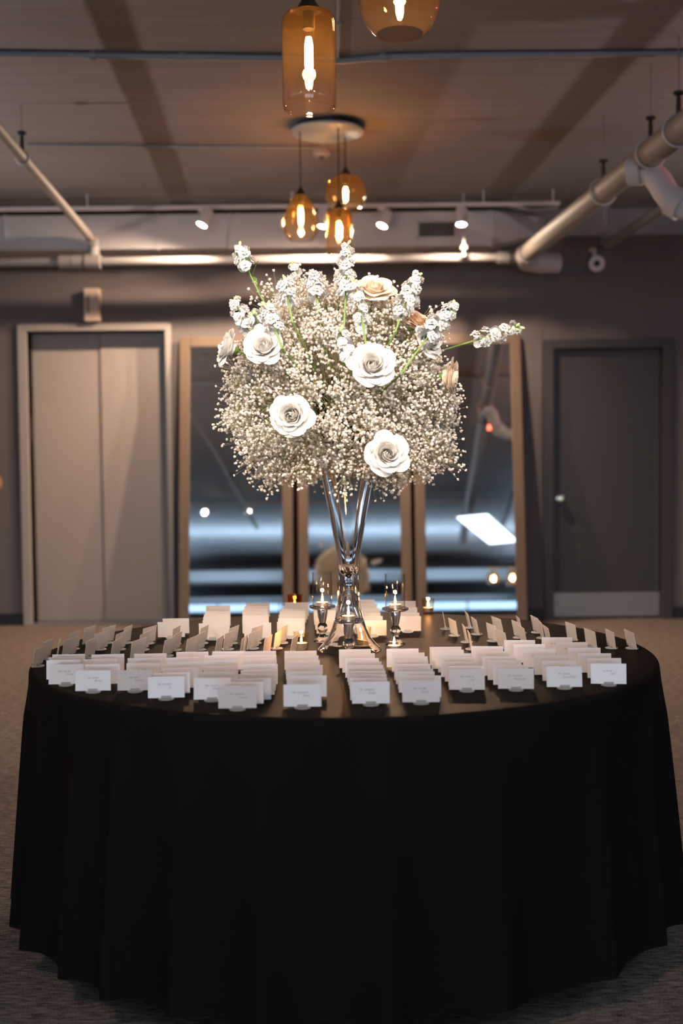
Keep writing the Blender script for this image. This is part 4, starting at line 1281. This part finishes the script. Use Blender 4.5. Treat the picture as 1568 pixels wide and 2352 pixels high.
# baby's breath: thousands of tiny blooms on wiry stems
def ico():
    bm = bmesh.new(); bmesh.ops.create_icosphere(bm, subdivisions=2, radius=1.0)
    v = np.array([p.co[:] for p in bm.verts]); f = np.array([[q.index for q in p.verts] for p in bm.faces]); bm.free()
    return v, f
iv, iff = ico()
def gyp_mesh():
    rr = np.random.default_rng(5)
    blooms, bsize, segs = [], [], []
    # outline of the cloud: half width against height (photo pixels at the bouquet's distance)
    hs = np.array([640, 690, 740, 800, 860, 920, 980, 1040, 1085, 1120])
    lw = np.array([40, 165, 215, 262, 268, 272, 262, 245, 190, 120])
    rw = np.array([40, 120, 190, 225, 250, 262, 262, 250, 205, 130])
    sc = 1 / 763.0
    zc = lambda py: at_y(786, py, 3.46).z
    def inside(u, v, w):
        pass
    n_sprays = 730
    root = np.array([VX, VY, zc(1060)])
    made = 0
    while made < n_sprays:
        py = rr.uniform(660, 1090)
        th = rr.uniform(0, 2 * PI)
        half = np.interp(py, hs, lw if math.cos(th) < 0 else rw) * .94
        depth = np.interp(py, hs, (lw + rw) / 2) * .92
        k = .54 + .44 * math.sqrt(rr.random())
        if rr.random() < .12: k = rr.uniform(1.0, 1.06)
        x, y = math.cos(th) * half * k * sc, math.sin(th) * depth * k * sc
        # leave the dark gap by the foliage core
        ipx = 786 + x / sc
        if y < 0 and ((ipx - 800) / 15) ** 2 + ((py - 972) / 17) ** 2 < 1: continue
        if y < 0 and ((ipx - 833) / 14) ** 2 + ((py - 1012) / 14) ** 2 < 1: continue
        if y < .02 and any((ipx - a_) ** 2 + (py - b2) ** 2 < 44 ** 2 for a_, b2 in ((858, 655), (957, 728), (985, 785), (519, 797), (1036, 866), (605, 790), (655, 668), (722, 655), (815, 690), (935, 690), (1000, 740))) and rr.random() < .8: continue
        if (py > 1070) and math.hypot(x, y) < .085: continue
        made += 1
        c = np.array([FC.x + x, FC.y + y, zc(py)])
        rad = rr.uniform(.026, .046)
        nb_ = int(rr.uniform(24, 38))
        out = c - np.array([FC.x, FC.y, FC.z - .12]); out /= np.linalg.norm(out)
        hub = c - out * rad * 1.2
        segs.append((root * .45 + hub * .55 + rr.normal(0, .01, 3), hub, .0008))
        subs = [c + rr.normal(0, rad * .55, 3) for _ in range(4)]
        for s_ in subs: segs.append((hub, hub * .45 + s_ * .55 , .00055))
        for _ in range(nb_):
            s_ = subs[rr.integers(4)]
            q = s_ + rr.normal(0, rad * .42, 3)
            blooms.append(q); bsize.append(rr.uniform(.0032, .0052))
            segs.append((hub * .45 + s_ * .55, q, .0004))
    # stray sprigs hanging under the cloud
    for (px, py, Y) in ((880, 1128, 3.3), (905, 1118, 3.32), (560, 1075, 3.4), (985, 1095, 3.36), (1000, 1075, 3.4), (545, 905, 3.4), (1040, 905, 3.42), (700, 640, 3.5), (735, 655, 3.5), (1015, 775, 3.4), (1000, 760, 3.45), (530, 870, 3.38), (1045, 880, 3.4)):
        c = np.array(at_y(px, py, Y))
        hub = c * .8 + np.array([FC.x, FC.y, FC.z - .03]) * .2
        segs.append((root * .3 + hub * .7, hub, .0008))
        for _ in range(16):
            q = c + rr.normal(0, .014, 3)
            mid = hub * .5 + q * .5 + rr.normal(0, .004, 3)
            segs.append((hub, mid, .0005)); segs.append((mid, q, .0004))
            blooms.append(q); bsize.append(rr.uniform(.0026, .0042))
    B = np.array(blooms); Sz = np.array(bsize); nB = len(B)
    # ruffled ball per bloom
    jit = 1 + .24 * rr.standard_normal((nB, len(iv), 1)).clip(-1.2, 1.2)
    A = rr.normal(size=(nB, 4)); A /= np.linalg.norm(A, axis=1)[:, None]
    w_, x_, y_, z_ = A.T
    Rm = np.stack([1 - 2 * (y_**2 + z_**2), 2 * (x_*y_ - z_*w_), 2 * (x_*z_ + y_*w_), 2 * (x_*y_ + z_*w_), 1 - 2 * (x_**2 + z_**2), 2 * (y_*z_ - x_*w_), 2 * (x_*z_ - y_*w_), 2 * (y_*z_ + x_*w_), 1 - 2 * (x_**2 + y_**2)], 1).reshape(-1, 3, 3)
    loc = iv[None] * np.array([1, 1, .72]) * jit
    V = np.einsum('nij,nkj->nki', Rm, loc) * Sz[:, None, None] + B[:, None]
    Fb = iff[None] + (np.arange(nB) * len(iv))[:, None, None]
    V = V.reshape(-1, 3); Fb = Fb.reshape(-1, 3)
    P0 = np.array([s[0] for s in segs]); P1 = np.array([s[1] for s in segs]); Rr = np.array([s[2] for s in segs])
    d = P1 - P0; ln = np.linalg.norm(d, axis=1); d /= np.maximum(ln, 1e-6)[:, None]
    up = np.where(np.abs(d[:, 2:3]) < .9, np.array([[0, 0, 1.]]), np.array([[1., 0, 0]]))
    x = np.cross(d, up); x /= np.linalg.norm(x, axis=1)[:, None]; y = np.cross(d, x)
    ring_ = []
    for Pp in (P0, P1):
        for k in range(3):
            a = 2 * PI * k / 3
            ring_.append(Pp + (x * math.cos(a) + y * math.sin(a)) * Rr[:, None])
    TV = np.stack(ring_, 1).reshape(-1, 3)
    tf = []
    for k in range(3):
        kk = (k + 1) % 3
        tf += [[k, kk, 3 + kk], [k, 3 + kk, 3 + k]]
    Ft = (np.array(tf)[None] + (np.arange(len(segs)) * 6)[:, None, None]).reshape(-1, 3) + len(V)
    AV = np.concatenate([V, TV]); AF = np.concatenate([Fb, Ft])
    me = bpy.data.meshes.new('babys_breath')
    me.vertices.add(len(AV)); me.vertices.foreach_set('co', AV.astype(np.float32).ravel())
    me.loops.add(len(AF) * 3); me.loops.foreach_set('vertex_index', AF.astype(np.int32).ravel())
    me.polygons.add(len(AF)); me.polygons.foreach_set('loop_start', np.arange(0, len(AF) * 3, 3, dtype=np.int32))
    mi = np.zeros(len(AF), np.int32); mi[len(Fb):] = 1
    me.materials.append(M['gyp']); me.materials.append(M['gypstem'])
    me.polygons.foreach_set('material_index', mi)
    me.update(calc_edges=True); me.validate()
    print('gyp blooms', nB, 'tris', len(AF))
    return me
tag(link('babys_breath', gyp_mesh(), None), "cream cloud of baby's breath filling the bouquet above the vase", 'flowers', None, 'stuff')
print('cards', NCARD[0])
